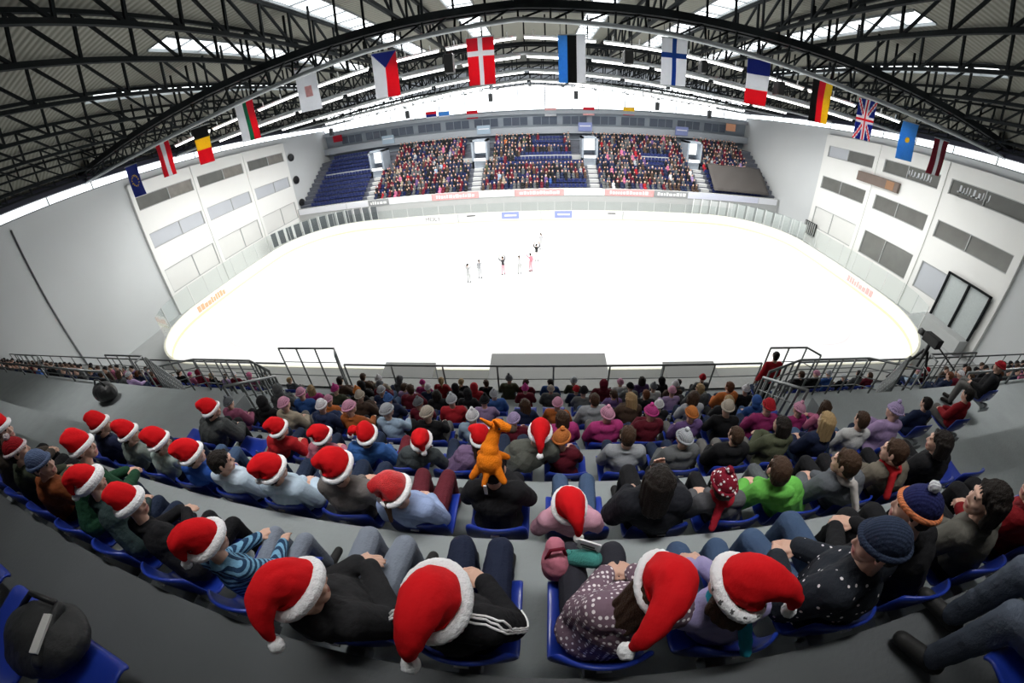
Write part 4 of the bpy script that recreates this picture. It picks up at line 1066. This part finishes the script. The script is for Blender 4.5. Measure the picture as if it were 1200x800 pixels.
r7 = hero(0, 42, 523, 'person in dark olive coat and red hat with a white bobble', (.05, .06, .04), BLK, s=.9, seat=-7, arms=('lap', 'lap'), hat='pom', hatc=(.30, .01, .015), cuffc=(.7, .6, .6), face=-.6, hair=('short', 'black'))
r8 = hero(0, 22, 489, 'person in brown coat with dark red santa hat at the end of the walkway row', (.07, .055, .045), BLK, s=.95, seat=-8, arms=('lap', 'lap'), hat='santa', flop=(-1, -.2), seed=9, face=-1.2, hair=('short', 'brown'))
r9 = hero(0, 772, 682, 'person in mauve dotted coat, bright red santa hat with tail toward the bobble', (.20, .13, .17), (.03, .03, .04), s=.92, seat=1, arms=('lap', 'lap'), cloth='dots', hat='santa', flop=(-.55, -.85), seed=11, face=-.1, roll=.3, bulk=1.3, hood=True, len=1.25, hair=('long', 'brown'), fluffy=.75)
r10 = hero(0, 862, 686, 'person in lavender sweater with turquoise scarf, dotted white hat band', (.36, .32, .55), JEAN, s=.88, seat=2, arms=('clasp', 'clasp'), scarf=(.02, .30, .42), hat='santa', flop=(.95, -.35), seed=12, face=.3, roll=.2, len=1.25, bulk=1.15, dots=True, fluffy=1.2, hair=('bob', 'brown'))
r11 = hero(0, 1032, 636, 'person in dark specked jacket and navy knit hat with blue jeans', (.022, .026, .035), JEAN, s=1.03, seat=3, arms=('lap', 'lap'), cloth='specks', hat='beanie', hatc=(.035, .05, .09), face=.75, nod=-.2, bulk=1.3, hair=('short', 'black'), yaw=.25, spread=.15)
r12 = hero(0, 1072, 588, 'person in black coat with white, orange and navy knit hat', BLK, BLK, s=1.0, seat=4, arms=('lap', 'lap'), hat='pom', hatc=(.025, .03, .12), cuffc=(.75, .24, .10), pomc=(.75, .76, .78), face=.8, hair=('short', 'black'))
r13 = hero(0, 1145, 572, 'dark haired person in grey beige coat looking across the rink', (.12, .115, .10), BLK, s=1.0, seat=5, arms=('lap', 'lap'), face=.9, hair=('bob', 'black'), zoff=.06)
r14 = hero(0, 1182, 575, 'dark haired person in dark red jacket by the frame edge of walkway row', (.20, .008, .012), BLK, s=1.0, seat=6, arms=('lap', 'lap'), face=.9, hair=('short', 'brown'), zoff=.06)
# second row
hero(1, 667, 590, 'child in pale pink jacket, santa hat tail folded to the bobble behind', (.62, .33, .42), JEAN, s=.88, seat=1, hat='santa', flop=(.25, -.95), seed=21, bulk=1.15, hair=('short', 'blond'), nod=-.1)
hero(1, 465, 574, 'person in pale blue jacket with sparkling sequin santa hat', (.33, .42, .66), (.12, .02, .03), s=.9, seat=-1, hat='santa', flop=(-.7, -.2), seed=22, face=-.3, roll=-.2, glit=True, bulk=1.2, hair=('tail', 'brown'), len=.55)
hero(1, 397, 547, 'person in grey fleece jacket with wide santa hat in second row', (.17, .155, .15), NAVY, s=.97, seat=-2, hat='santa', flop=(-.6, -.15), seed=23, face=-.2, bulk=1.2, hair=('short', 'black'), len=.5)
hero(1, 321, 550, 'person in light blue quilted jacket with black neckwarmer and santa hat', (.50, .62, .74), NAVY, s=.88, seat=-3, hat='santa', flop=(-.55, -.5), seed=24, face=-.3, bulk=1.3, hair=('short', 'black'), len=.6)
hero(1, 259, 540, 'bare headed dark haired person in ice blue jacket', (.52, .62, .72), NAVY, s=.88, seat=-4, face=-.8, bulk=1.2, hair=('short', 'black'))
hero(1, 224, 529, 'person in royal blue jacket with large santa hat in second row', (.03, .10, .42), JEAN, s=.92, seat=-5, hat='santa', flop=(-.7, -.5), seed=26, face=-.5, bulk=1.15, hair=('short', 'brown'), len=.6)
hero(1, 195, 514, 'person in pale sage jacket with pointed santa hat', (.40, .48, .45), NAVY, s=.9, seat=-6, hat='santa', flop=(-.95, -.3), seed=27, face=-.8, hair=('short', 'brown'), len=.7, zoff=.05)
hero(1, 168, 503, 'person in grey green jacket with small santa hat', (.22, .26, .24), NAVY, s=.9, seat=-7, hat='santa', flop=(-.95, -.2), seed=28, face=-.8, hair=('short', 'brown'), len=.7, zoff=.08)
hero(1, 150, 494, 'person in navy jacket with santa hat at the end of second row', (.02, .025, .06), NAVY, s=.95, seat=-8, hat='santa', flop=(-.9, -.2), seed=29, face=-.6, hair=('short', 'brown'), len=.5, zoff=.1)
fox = hero(1, 580, 560, 'person in plain black jacket carrying an orange plush animal', BLK, BLK, s=.9, seat=0, bulk=1.25, nod=-.45, hair=('short', 'black'), arms=('clasp', 'clasp'), zoff=-.12)
hero(1, 772, 562, 'broad person in black jacket with long dark hair in second row', (.014, .015, .02), BLK, s=1.02, seat=2, bulk=1.42, hair=('long', 'black'), face=-.1, arms=('lap', 'camera'))
hero(1, 848, 565, 'child in grey jacket and maroon patterned knit hat with red scarf', (.10, .10, .11), BLK, s=.84, seat=3, scarf=(.38, .015, .03), scarf_side=-1, hat='pom', hatmat=KNIT, hatc=(.20, .01, .025), hair=('short', 'brown'), bulk=1.2)
hero(1, 907, 548, 'child in bright green and grey jacket in second row', (.14, .46, .08), (.10, .11, .12), s=.9, seat=4, bulk=1.3, hood=True, hair=('short', 'brown'), face=-.2)
hero(1, 975, 545, 'person in slate grey jacket with pale scarf in second row', (.11, .12, .135), BLK, s=.95, seat=5, scarf=(.5, .47, .45), bulk=1.35, hood=False, hair=('short', 'brown'), face=.5)
hero(1, 1040, 528, 'brown haired person with red scarf in second row', (.16, .14, .11), BLK, s=.95, seat=6, scarf=(.42, .015, .02), scarf_side=-1, bulk=1.25, hair=('short', 'brown'), face=.5)
hero(1, 1085, 520, 'black haired person in dark coat in second row', BLK, BLK, s=1.0, seat=7, bulk=1.2, hair=('bob', 'black'), face=.6)
# third row
hero(2, 283, 467, 'person in dark grey coat with santa hat sitting before the grey stairwell block', (.06, .065, .065), BLK, s=1.0, seat=-7, hat='santa', flop=(-.8, -.3), seed=31, face=-.5, bulk=1.45, hair=('short', 'black'), zoff=.1, len=.6)
hero(2, 357, 509, 'person in bright red jacket with santa hat in third row', (.48, .02, .025), NAVY, s=.88, seat=-5, hat='santa', flop=(-.5, -.3), seed=32, bulk=1.15, hair=('short', 'brown'), len=.5, face=-.3)
hero(2, 406, 516, 'child in pink and red jacket with santa hat beside the bright red jacket', (.52, .18, .24), NAVY, s=.82, seat=-4, hat='santa', flop=(-.3, -.2), seed=33, bulk=1.1, hair=('short', 'brown'), len=.4, face=-.4)
hero(2, 457, 514, 'person in denim blue jacket whose santa hat points sideways', (.04, .12, .35), NAVY, s=.93, seat=-3, hat='santa', flop=(-1, 0), seed=34, bulk=1.25, hair=('short', 'brown'))
hero(2, 522, 520, 'person in charcoal jacket with round santa hat in third row', (.06, .07, .075), (.15, .02, .03), s=.88, seat=-2, hat='santa', flop=(.25, -.6), seed=35, bulk=1.2, hair=('short', 'black'), len=.6)
hero(2, 599, 508, 'child in purple jacket with santa hat beyond the orange plush', (.20, .13, .24), NAVY, s=.86, seat=-1, hat='santa', flop=(-.3, .2), seed=36, bulk=1.15, hair=('long', 'brown'), len=.4)
hero(2, 655, 502, 'person in grey olive coat with santa hat tail hanging down the back', (.105, .11, .095), NAVY, s=1.0, seat=0, hat='santa', flop=(0, -1), seed=37, bulk=1.35, hair=('short', 'brown'), len=1.2)
# plush animal
def plush(hr):
    root, J, H, j = hr; base = root.matrix_basis @ H.translation
    t = thing('plush_animal', 'orange plush animal with long neck riding on the black jacket', 'plush toy', base+Vector((-.01, -.03, .06)), R(-8)); t.scale = (.78, .78, .72)
    mb = MB(); mb.ell((0, -.02, .09), (.105, .10, .13)); mb.ell((-.0, .03, .20), (.075, .08, .08)); mb.capsule((0, .03, .2), (.03, .12, .33), .065, .048); mb.ell((.05, .15, .37), (.062, .06, .058)); mb.capsule((.05, .15, .37), (.13, .16, .34), .05, .036)
    for sx in (-1, 1): mb.capsule((sx*.07, -.06, .06), (sx*.13, -.11, -.03), .042, .03); mb.capsule((sx*.06, .06, .1), (sx*.12, .10, .02), .036, .026)
    mb.capsule((0, -.10, .05), (-.02, -.17, -.04), .03, .02)
    link('body', remesh(mb, 'body', M['plush'], .009, 3, .003, 30), t)
    for sx in (-1, 1):
        e = MB(); e.capsule((.03+.03*sx, .12, .41), (-.01+.05*sx, .09, .50), .024, .010); link('ear', remesh(e, 'ear', M['plush'], .007, 2), t)
    m_ = MB(); m_.ell((.165, .162, .33), (.034, .036, .032)); link('muzzle', remesh(m_, 'muzzle', M['sock'], .007, 2), t)
    for sx in (-1, 1): MB().ell((.075, .15+sx*.05, .39), (.010, .010, .010), n=10, rings=8).build('eye', M['black'], t, smooth=True)
    MB().box(-.012, .012, -.20, -.19, -.13, .0).build('care_tag', M['white'], t)
plush(fox)
# phone in the gloved hands and a pink bag beside the dotted coat
t = thing('folded_card', 'black and white printed card held up by the teal mitten', 'card', at_z(690, 640, 10.42), R(-20)); MB().box(-.055, .055, -.004, .004, -.04, .05).build('sheet', M['white'], t); mb = MB(); mb.box(-.04, .03, -.006, -.004, .0, .015); mb.box(-.03, .04, -.006, -.004, -.02, -.01); mb.build('print', M['dark_ad'], t)
t = thing('mitten', 'teal green knitted mitten raised beside the dotted coat', 'mitten', at_z(685, 658, 10.33), R(-30)); mb = MB(); mb.capsule((-.06, 0, -.02), (.03, .02, .03), .042, .048); mb.capsule((-.02, .03, 0), (.02, .07, .02), .02, .018); link('palm', remesh(mb, 'palm', mat('teal_knit', (.05, .25, .22), .9, bump=.4, bscale=80), .007, 2, .002), t); mb = MB(); mb.tube(ring_pts(Vector((-.085, -.005, -.03)), .012, .04, R(80)), .018, 8, closed=True); link('cuff', remesh(mb, 'cuff', mat('teal_knit', (.05, .25, .22), .9), .007, 1), t)
t = thing('pink_bag', 'soft pink cloth bag standing on the blue seat edge', 'bag', at_z(650, 668, 10.15), R(10)); mb = MB(); mb.ell((0, 0, .10), (.075, .09, .13)); mb.capsule((0, .02, .06), (0, .05, .2), .06, .05); link('body', remesh(mb, 'body', mat('pink_fleece', (.50, .16, .22), .9, bump=.3), .009, 3, .006), t); MB().tube([(-.05, .0, .18), (-.03, 0, .27), (.03, 0, .27), (.05, 0, .18)], .009).build('strap', M['maroon'], t, smooth=True)

# ---------------------------------------------------------------- seats of the near stand
side_of = lambda i: i
for row in range(0, 6):
    if row in (0, 1): lo, hi = -9, 8
    elif row in (2, 3, 4): lo, hi = -8, 8
    else: lo, hi = -8, 8
    for i in range(lo, hi+1):
        put_seat((seatX(i), RY(row), RZ(row)), 'blue plastic seat, %s from the tripod end, %s' % (ORD[hi-i+1], ROWN[row]), 'blue seats of the near stand')
for i, (x, y) in enumerate(((-2.75, -29.12), (-2.15, -29.12), (-1.55, -29.12), (-.98, -29.12), (2.55, -29.05), (3.15, -29.05))):
    put_seat((x, y, 10.38), ['outermost empty blue seat behind the walkway', 'empty blue seat behind the black rucksack', 'blue seat under the black rucksack', 'blue seat corner below the black rucksack', 'blue seat beside the denim legs', 'blue seat beyond the denim legs'][i], 'blue seats behind the walkway')
# rucksack lying on a seat
t = thing('rucksack', 'black rucksack with a pale reflective strip lying behind the walkway', 'rucksack', (-1.22, -28.98, 10.79), R(20))
mb = MB(); mb.ell((0, 0, .085), (.27, .17, .095)); mb.ell((-.06, .02, .11), (.19, .14, .085)); link('body', remesh(mb, 'body', mat('black_nylon', (.018, .019, .02), .6, bump=.3), .012, 4, .008, 9), t)
mb = MB(); mb.capsule((.10, -.11, .145), (.12, .11, .155), .03, .03); link('flap', remesh(mb, 'flap', mat('black_nylon', (.018, .019, .02), .6), .01, 2), t)
MB().box(.08, .13, -.09, .07, .176, .186).build('reflective_strip', mat('pale_reflective', (.62, .62, .6), .4), t)
MB().tube([(-.2, .1, .13), (-.05, .15, .2), (.12, .12, .18)], .014).build('strap', M['black'], t, smooth=True)
# legs of a person sitting beside the photographer
hr = hero(0, 1235, 700, 'person in black coat with denim jeans sitting behind the walkway', BLK, (.10, .12, .16), s=1.05, seat=4, hair=('short', 'black'), spread=.14)
rt_ = hr[0]; rt_.location = (2.78, -29.05, 10.38); rt_.rotation_euler = (0, 0, .5)
TAKEN.discard((0, 4)); TAKEN.add((0, 4))
# black bin bag on the grey block
t = thing('holdall', 'black holdall lying on the grey stairwell block', 'bag', (-8.9, -25.3, 8.25)); mb = MB(); mb.ell((0, 0, .22), (.42, .25, .24)); link('body', remesh(mb, 'body', M['black'], .02, 3, .015, 6), t); MB().tube([(-.25, 0, .42), (-.1, 0, .56), (.1, 0, .56), (.25, 0, .42)], .02).build('strap', M['black'], t, smooth=True)

# ---------------------------------------------------------------- crowd prototypes
PROTO = []
def crowd_proto(s, lean, arms, face, nod, hood=False, bulk=1.2):
    J = skeleton(s, lean, arms); H = head_frame(J['head'], face, nod, 0, .95)
    b = body_mesh(J, H, s, .011); root = link('person', b)
    j = link('jacket', jacket_mesh(J, s, bulk, .014, CLOTH, hood), root); t = link('trousers', trousers_mesh(J, s, .014, DENIM), root)
    sh = [link('shoe', shoe_mesh(J, sd, s, .014), root) for sd in 'LR']
    PROTO.append(dict(root=root, j=j, t=t, sh=sh, H=H, used=False))
crowd_proto(.95, (0, .02), ('lap', 'lap'), 0, -.1); crowd_proto(.92, (.04, .08), ('clasp', 'clasp'), .4, -.15, True, 1.3); crowd_proto(.9, (-.05, .05), ('lap', 'knees'), -.45, -.1, False, 1.15)
crowd_proto(1.0, (0, -.01), ('lap', 'lap'), .2, -.05, True, 1.35); crowd_proto(.9, (.02, .14), ('knees', 'knees'), -.2, -.2, False, 1.2); crowd_proto(.98, (0, .03), ('camera', 'camera'), 0, 0, False, 1.2)
BN = beanie_meshes(RIB); BP = beanie_meshes(RIB, True); HD = hood_mesh(CLOTH); SH = [santa_meshes((math.cos(a), math.sin(a), 0), .7, i) for i, a in enumerate((-1.2, -2.4, 3.0))]
PAL = [('black', (.014, .014, .016), 14), ('navy', (.02, .03, .075), 10), ('grey', (.12, .125, .13), 9), ('maroon', (.14, .012, .025), 7), ('pink', (.55, .16, .28), 6), ('magenta', (.42, .04, .18), 5), ('purple', (.14, .08, .22), 6), ('lilac', (.42, .30, .52), 4),
 ('red', (.42, .02, .03), 5), ('brown', (.08, .05, .035), 7), ('beige', (.40, .34, .26), 4), ('pale grey', (.40, .42, .45), 6), ('white', (.72, .72, .72), 3), ('blue', (.04, .11, .34), 6), ('olive', (.09, .10, .06), 4), ('light blue', (.36, .48, .62), 3), ('orange', (.55, .16, .04), 2)]
HATP = [('pink', (.70, .34, .46), 8), ('white', (.75, .74, .75), 7), ('pale grey', (.46, .48, .50), 8), ('black', (.015, .015, .018), 9), ('grey', (.16, .17, .18), 6), ('lilac', (.48, .38, .60), 4), ('red', (.45, .02, .03), 6), ('magenta', (.55, .06, .25), 5), ('blue', (.06, .14, .36), 5), ('beige', (.48, .42, .34), 5), ('brown', (.10, .06, .04), 4), ('orange', (.60, .20, .05), 2)]
def pick(P): return random.choices(P, [p[2] for p in P])[0]
NAMED = {n: c for n, c, _ in PAL}; HNAMED = {n: c for n, c, _ in HATP}
random.seed(29)
NP = 0
def crowd(loc, place, hat=None, hc=None, jc=None, hair=None, proto=None, rz=None, scale=None, group='spectators in the near stand', dark=False):
    global NP
    P = PROTO[proto] if proto is not None else PROTO[random.choices(range(6), (5, 3, 4, 3, 3, .5))[0]]
    NP += 1
    jn = jc or pick(PAL[:4] if dark and random.random() < .75 else PAL)[0]; jcol = NAMED[jn]
    if hat is None:
        hat = random.choices(('beanie', 'pom', 'hood', 'hair'), (6, 3, 1.2, 4.5))[0]
        if dark and random.random() < .5: hat = 'hair'
    hn = hc or pick(HATP)[0]; hcol = HNAMED.get(hn, (.5, .5, .5))
    kd = lambda src: link(src.name.split('.')[0], src.data, root)
    if not P['used']: root = P['root']; P['used'] = True; j, t, sh = P['j'], P['t'], P['sh']
    else:
        root = P['root'].copy(); COL.objects.link(root)
        j, t = kd(P['j']), kd(P['t']); sh = [kd(q) for q in P['sh']]
    root.location = loc; root.rotation_euler = (0, 0, rz if rz is not None else random.uniform(-.15, .15)); sc_ = scale or random.uniform(.84, 1.0); root.scale = (sc_,)*3
    v = random.uniform(.5, .95); colour(j, [c*v for c in jcol]); tc = random.choice((BLK, NAVY, JEAN, GREY)); colour(t, tc)
    for q in sh: colour(q, (.025, .022, .02))
    H = P['H']; desc = None
    if hat == 'hair':
        hs = hair or (random.choice(('short', 'bob', 'long', 'tail', 'short')), random.choice(('black', 'brown', 'brown', 'blond', 'brown', 'auburn')))
        o = link('hair', HAIRS[hs[0]], root, H); colour(o, HAIRC[hs[1]]); desc = '%s %s hair' % (hs[1], {'short': 'short', 'bob': 'bobbed', 'long': 'long', 'tail': 'tied'}[hs[0]])
    elif hat in ('beanie', 'pom'):
        a, f, p = BN if hat == 'beanie' else BP
        h = link('knit_hat', a, root, H); colour(h, hcol); q = link('hat_cuff', f, h); colour(q, hcol)
        if p: q = link('pompom', p, h); colour(q, [min(1, c*1.4) for c in hcol])
        desc = '%s %s' % (hn, 'knit hat' if hat == 'beanie' else 'bobble hat')
    elif hat == 'hood':
        o = link('hood', HD, root, H); colour(o, jcol); desc = 'raised hood'
    elif hat == 'santa':
        a, tr, po = random.choice(SH); h = link('santa_hat', a, root, H); link('fur_trim', tr, h); link('pompom', po, h); desc = 'santa hat'
    lab = 'person in %s jacket with %s, %s' % (jn, desc, place)
    if len(lab.split()) > 16: lab = lab.replace(' jacket with', ' jacket,', 1)
    tag(root, lab, 'person', group)
    return root

# known spectators: (row, px, py, hat, hat colour, jacket, hair)
KNOWN = [(2, 727, 517, 'hair', None, 'pale grey', ('short', 'brown')), (2, 765, 523, 'pom', 'pale grey', 'grey', None), (2, 795, 522, 'hair', None, 'black', ('short', 'brown')), (2, 845, 500, 'hair', None, 'olive', ('bob', 'black')), (2, 887, 492, 'hair', None, 'navy', ('long', 'blond')), (2, 925, 520, 'hair', None, 'white', ('short', 'brown')), (2, 973, 505, 'pom', 'lilac', 'lilac', None), (2, 1015, 510, 'hair', None, 'red', ('bob', 'brown')), (2, 1048, 505, 'hair', None, 'black', ('bob', 'black')),
 (3, 375, 487, 'beanie', 'white', 'navy', None), (3, 425, 485, 'beanie', 'pink', 'orange', None), (3, 447, 497, 'beanie', 'pale grey', 'light blue', None), (3, 485, 508, 'beanie', 'beige', 'black', None), (3, 505, 500, 'pom', 'white', 'light blue', None), (3, 522, 492, 'beanie', 'lilac', 'maroon', None), (3, 570, 497, 'hair', None, 'magenta', ('long', 'brown')), (3, 704, 494, 'pom', 'pink', 'magenta', None), (3, 730, 487, 'pom', 'magenta', 'maroon', None), (3, 760, 487, 'beanie', 'orange', 'purple', None), (3, 799, 494, 'beanie', 'beige', 'black', None), (3, 850, 487, 'beanie', 'red', 'magenta', None), (3, 940, 478, 'pom', 'pink', 'magenta', None), (3, 960, 480, 'hair', None, 'pink', ('long', 'brown')), (3, 1065, 470, 'hair', None, 'orange', ('short', 'brown')), (3, 1030, 490, 'hair', None, 'red', ('bob', 'black')),
 (4, 370, 474, 'beanie', 'pink', 'orange', None), (4, 640, 478, 'beanie', 'pink', 'orange', None), (4, 688, 470, 'hair', None, 'pale grey', ('short', 'brown')), (4, 650, 470, 'hair', None, 'brown', ('long', 'blond')), (4, 760, 470, 'beanie', 'white', 'black', None)]
kn = {}
for (row, px, py, *sp) in KNOWN:
    p = at_z(px, py, RZ(row)+1.1); i = round((p.x-.39)/SP)
    while (row, i) in TAKEN or (row, i) in kn: i += 1
    kn[(row, i)] = sp
for row in range(2, 8):
    lo, hi = (-8, 8)
    for i in range(lo, hi+1):
        if (row, i) in TAKEN: continue
        if (row, i) not in kn and (random.random() < .07 or (row == 2 and i < -4)): continue
        place = '%s from tripod end, %s' % (ORD[hi-i+1], ROWN[row])
        a = kn.get((row, i))
        if a: crowd((seatX(i), RY(row)-.02, RZ(row)), place, a[0], a[1], a[2], a[3], proto=random.choice((0, 1, 2, 3)))
        else: crowd((seatX(i)+random.uniform(-.05, .05), RY(row)-.02, RZ(row)), place)
for i in range(9, 12):
    pass
# rows beyond the stairwell blocks
for s, nm_ in ((-1, 'grey-wall side'), (1, 'tripod side')):
    for row in range(5, 8):
        for q in range(14):
            if random.random() < .22: continue
            x = s*(6.6+.57*q)+(.3 if s > 0 else 0)
            if row < 7 and abs(x) < 11 or math.hypot(x-12, RY(row)+22.3) < 1.1: continue
            put_seat((x, RY(row), RZ(row)), 'blue plastic seat, %s of %s on the %s' % (ORD[q+1], ROWN[row], nm_), 'blue seats of the near stand')
            crowd((x, RY(row)-.02, RZ(row)), '%s of %s, %s' % (ORD[q+1], ROWN[row], nm_), dark=True)
# right-hand spectators beyond the second row, sitting on the grey block side
# people standing
def stander(loc, label, jc, tc, face=0, yaw=0, s=1.0, arms=('down', 'down'), hairs=('short', 'black'), bulk=1.15, group='spectators in the near stand', **hs):
    J = skeleton(s, (0, .02), arms, standing=True); H = head_frame(J['head'], face, -.1, 0, .97); root = link('person', body_mesh(J, H, s, .009)); root.location = loc; root.rotation_euler = (0, 0, yaw)
    tag(root, label, 'person', group)
    j = link('jacket', jacket_mesh(J, s, bulk, .012, CLOTH), root); colour(j, jc); t = link('trousers', trousers_mesh(J, s, .012, DENIM), root); colour(t, tc)
    for sd in 'LR': q = link('shoe', shoe_mesh(J, sd, s, .012), root); colour(q, (.03, .03, .03))
    add_headwear(root, H, dict(hair=hairs, **hs), yaw); return root
stander((6.3, -22.42, 5.76), 'person in red jacket standing up near the front rail', (.36, .012, .02), BLK, face=-.5, s=1.06)
bq = at_z(1168, 424, 9.38)
put_seat((bq.x-.1, bq.y-.1, 8.25), 'blue seat on the grey block under the dark red hat', 'blue seats on the grey block')
rb = crowd((bq.x-.1, bq.y-.12, 8.25), 'on the grey block', 'beanie', 'red', 'black', None, proto=3, rz=.5)
rb['label'] = 'person in black coat and dark red hat seated on the grey block'
for i, (px, py, jn, jc, hr_) in enumerate(((1163, 490, 'dark red', (.30, .01, .02), ('short', 'black')), (1120, 500, 'navy', NAVY, ('short', 'black')))):
    p = at_z(px, py, 9.3)
    put_seat((p.x, -26.03, 8.25), 'blue seat on the grey block under the %s jacket' % ('red', 'navy')[i], 'blue seats on the grey block')
    crowd((p.x, -26.05, 8.25), 'seated on the grey block', 'hair', None, ('red', 'navy')[i], hr_, proto=0)

for P in PROTO:
    if not P['used']:
        for q in [P['j'], P['t'], *P['sh'], P['root']]: bpy.data.objects.remove(q)
# ---------------------------------------------------------------- skaters on the ice
for i, (px, py, jn, jc, tc, st) in enumerate(((550, 331, 'pale grey', (.55, .55, .56), (.62, .62, .62), 'first'), (563, 326, 'grey', (.42, .43, .45), (.60, .60, .62), 'second'), (590, 322, 'black topped pink', (.08, .07, .08), (.75, .42, .48), 'third'), (609, 321, 'white', (.70, .71, .72), (.60, .60, .60), 'fourth'), (622, 318, 'pink', (.70, .28, .34), (.72, .45, .50), 'fifth'), (629, 306, 'black', (.03, .03, .03), (.65, .62, .62), 'sixth'), (634, 292, 'silver grey', (.50, .50, .52), (.6, .6, .6), 'last'))):
    p = at_z(px, py, 0)
    r_ = stander((p.x, p.y, .03), 'skater in %s costume on the ice, %s from the oval wall speaker end' % (jn, st), jc, tc, face=random.uniform(-.6, .6), yaw=random.uniform(-.6, .6), s=.98, arms=random.choice((('up', 'down'), ('down', 'up'), ('down', 'down'), ('up', 'up'))), hairs=('tail', random.choice(('brown', 'black'))), bulk=.9, group='skaters on the ice')
    for sd in (-1, 1):
        b_ = MB(); b_.box(sd*.108-.003, sd*.108+.003, -.13, .17, -.03, .02); b_.build('skate_blade', M['steel_grey'], r_)

# ---------------------------------------------------------------- far crowd, one mass
def mini(mb, x, y, z, s, jm, hm, sk):
    mb.m = jm
    prof = [(.17, .12, .0), (.19, .13, .22), (.20, .12, .40), (.12, .09, .50)]; n = 8
    mb.loft([[(x+a*s*math.cos(2*math.pi*j/n), y+b_*s*math.sin(2*math.pi*j/n), z+.42+h*s) for j in range(n)] for a, b_, h in prof])
    mb.box(x-.16*s, x+.16*s, y-.45*s, y+.05, z+.38, z+.56); mb.box(x-.15*s, x+.15*s, y-.50*s, y-.38*s, z+.02, z+.5)
    mb.m = sk; mb.ell((x, y-.03, z+.42+.63*s), (.085*s, .095*s, .12*s), n=8, rings=6)
    mb.m = hm; mb.ell((x, y+.02, z+.42+.68*s), (.095*s, .10*s, .10*s), n=8, rings=6)
cm = []; cn = []
for nme, c, wt in PAL:
    cm.append(mat('far_cloth_'+nme.replace(' ', '_'), c, .85, var=.2)); cn.append(wt)
cm.append(M['skin']); mb = MB(); random.seed(77)
FB = [(-21.2, -8.5), (-6.3, 6.9), (8.9, 21.9), (24.2, 31.6)]
def empty_far(bi, x, i):
    if bi == 1 and 7 <= i <= 7 and -1 < x: return True
    if bi == 1 and i == 5 and x > -4.5: return True
    if bi == 1 and i in (9, 10) and 0 < x < 3.2: return True
    if bi == 1 and i == 0 and 2 < x: return True
    if bi == 2 and i in (6, 7) and 15 < x < 19: return True
    if bi == 2 and i in (4, 5) and 15.5 < x < 18: return True
    if bi == 3 and i < 5: return True
    if bi == 1 and i > 8 and 1.2 < x < 4.6: return True
    if bi == 1 and i == 6 and x > -2.5: return True
    if bi == 1 and i == 1 and x > 3: return True
    return False
seatmb = MB()
def far_seat(x, y, z):
    seatmb.box(x-.21, x+.21, y-.22, y+.2, z+.38, z+.43); seatmb.box(x-.21, x+.21, y+.18, y+.24, z+.42, z+.78); seatmb.box(x-.04, x+.04, y+.1, y+.2, z, z+.38)
for bi, (a, b_) in enumerate([(-31.6, -23.2)]+FB):
    for i in range(NF):
        if i >= 6: a2, b2 = a+1.3*(bi in (1,)), b_-1.3*(bi in (1, 2))+0
        else: a2, b2 = a, b_
        if bi == 2 and i >= 6: a2 = a+1.0
        for q in range(int((b2-a2)/.5)+1):
            x = a2+.5*q; y = FY0+FP*i+.42; z = FZ0+FR*i
            far_seat(x, y, z)
            if bi == 0 or empty_far(bi-1, x, i) or random.random() < .05: continue
            jm = random.choices(range(len(cm)-1), [w_*(4 if n_ in ('black', 'navy', 'grey', 'maroon', 'brown') else .45 if n_ not in ('orange', 'blue', 'magenta', 'lilac') else .1) for w_, (n_, _, _) in zip(cn, PAL)])[0]
            hm = random.choices(range(len(cm)-1), [w_*(3 if n_ in ('black', 'brown', 'grey') else .5 if n_ not in ('orange', 'blue', 'magenta', 'lilac') else .1) for w_, (n_, _, _) in zip(cn, PAL)])[0]
            mini(mb, x+random.uniform(-.14, .14), y+random.uniform(-.14, .10), z+random.uniform(-.06, .06), random.uniform(.95, 1.25), jm, hm, len(cm)-1)
# the same mass: distant spectators at the far ends of the near stand
for s in (-1, 1):
    for row in range(5, 8):
        for q in range(30):
            if random.random() < .3: continue
            x = s*(14.9+.6*q)
            if abs(x) > 33: continue
            jm = random.choices(range(len(cm)-1), [w_*(3 if n_ in ('black', 'navy', 'grey', 'brown') else .4) for w_, (n_, _, _) in zip(cn, PAL)])[0]
            mini(mb, x, RY(row), RZ(row), random.uniform(.9, 1.05), jm, 0 if random.random() < .6 else 9, len(cm)-1)
o = mb.build('crowd', cm, smooth=False); tag(o, 'dense mass of distant spectators filling the far stand blocks', 'crowd', kind='stuff')
o = seatmb.build('far_seating', M['seat_far']); tag(o, 'rows of small blue seats in the far stand', 'seating', kind='stuff')
# tidy up
for _o in list(WORK.collection.objects): bpy.data.objects.remove(_o)
bpy.data.scenes.remove(WORK)
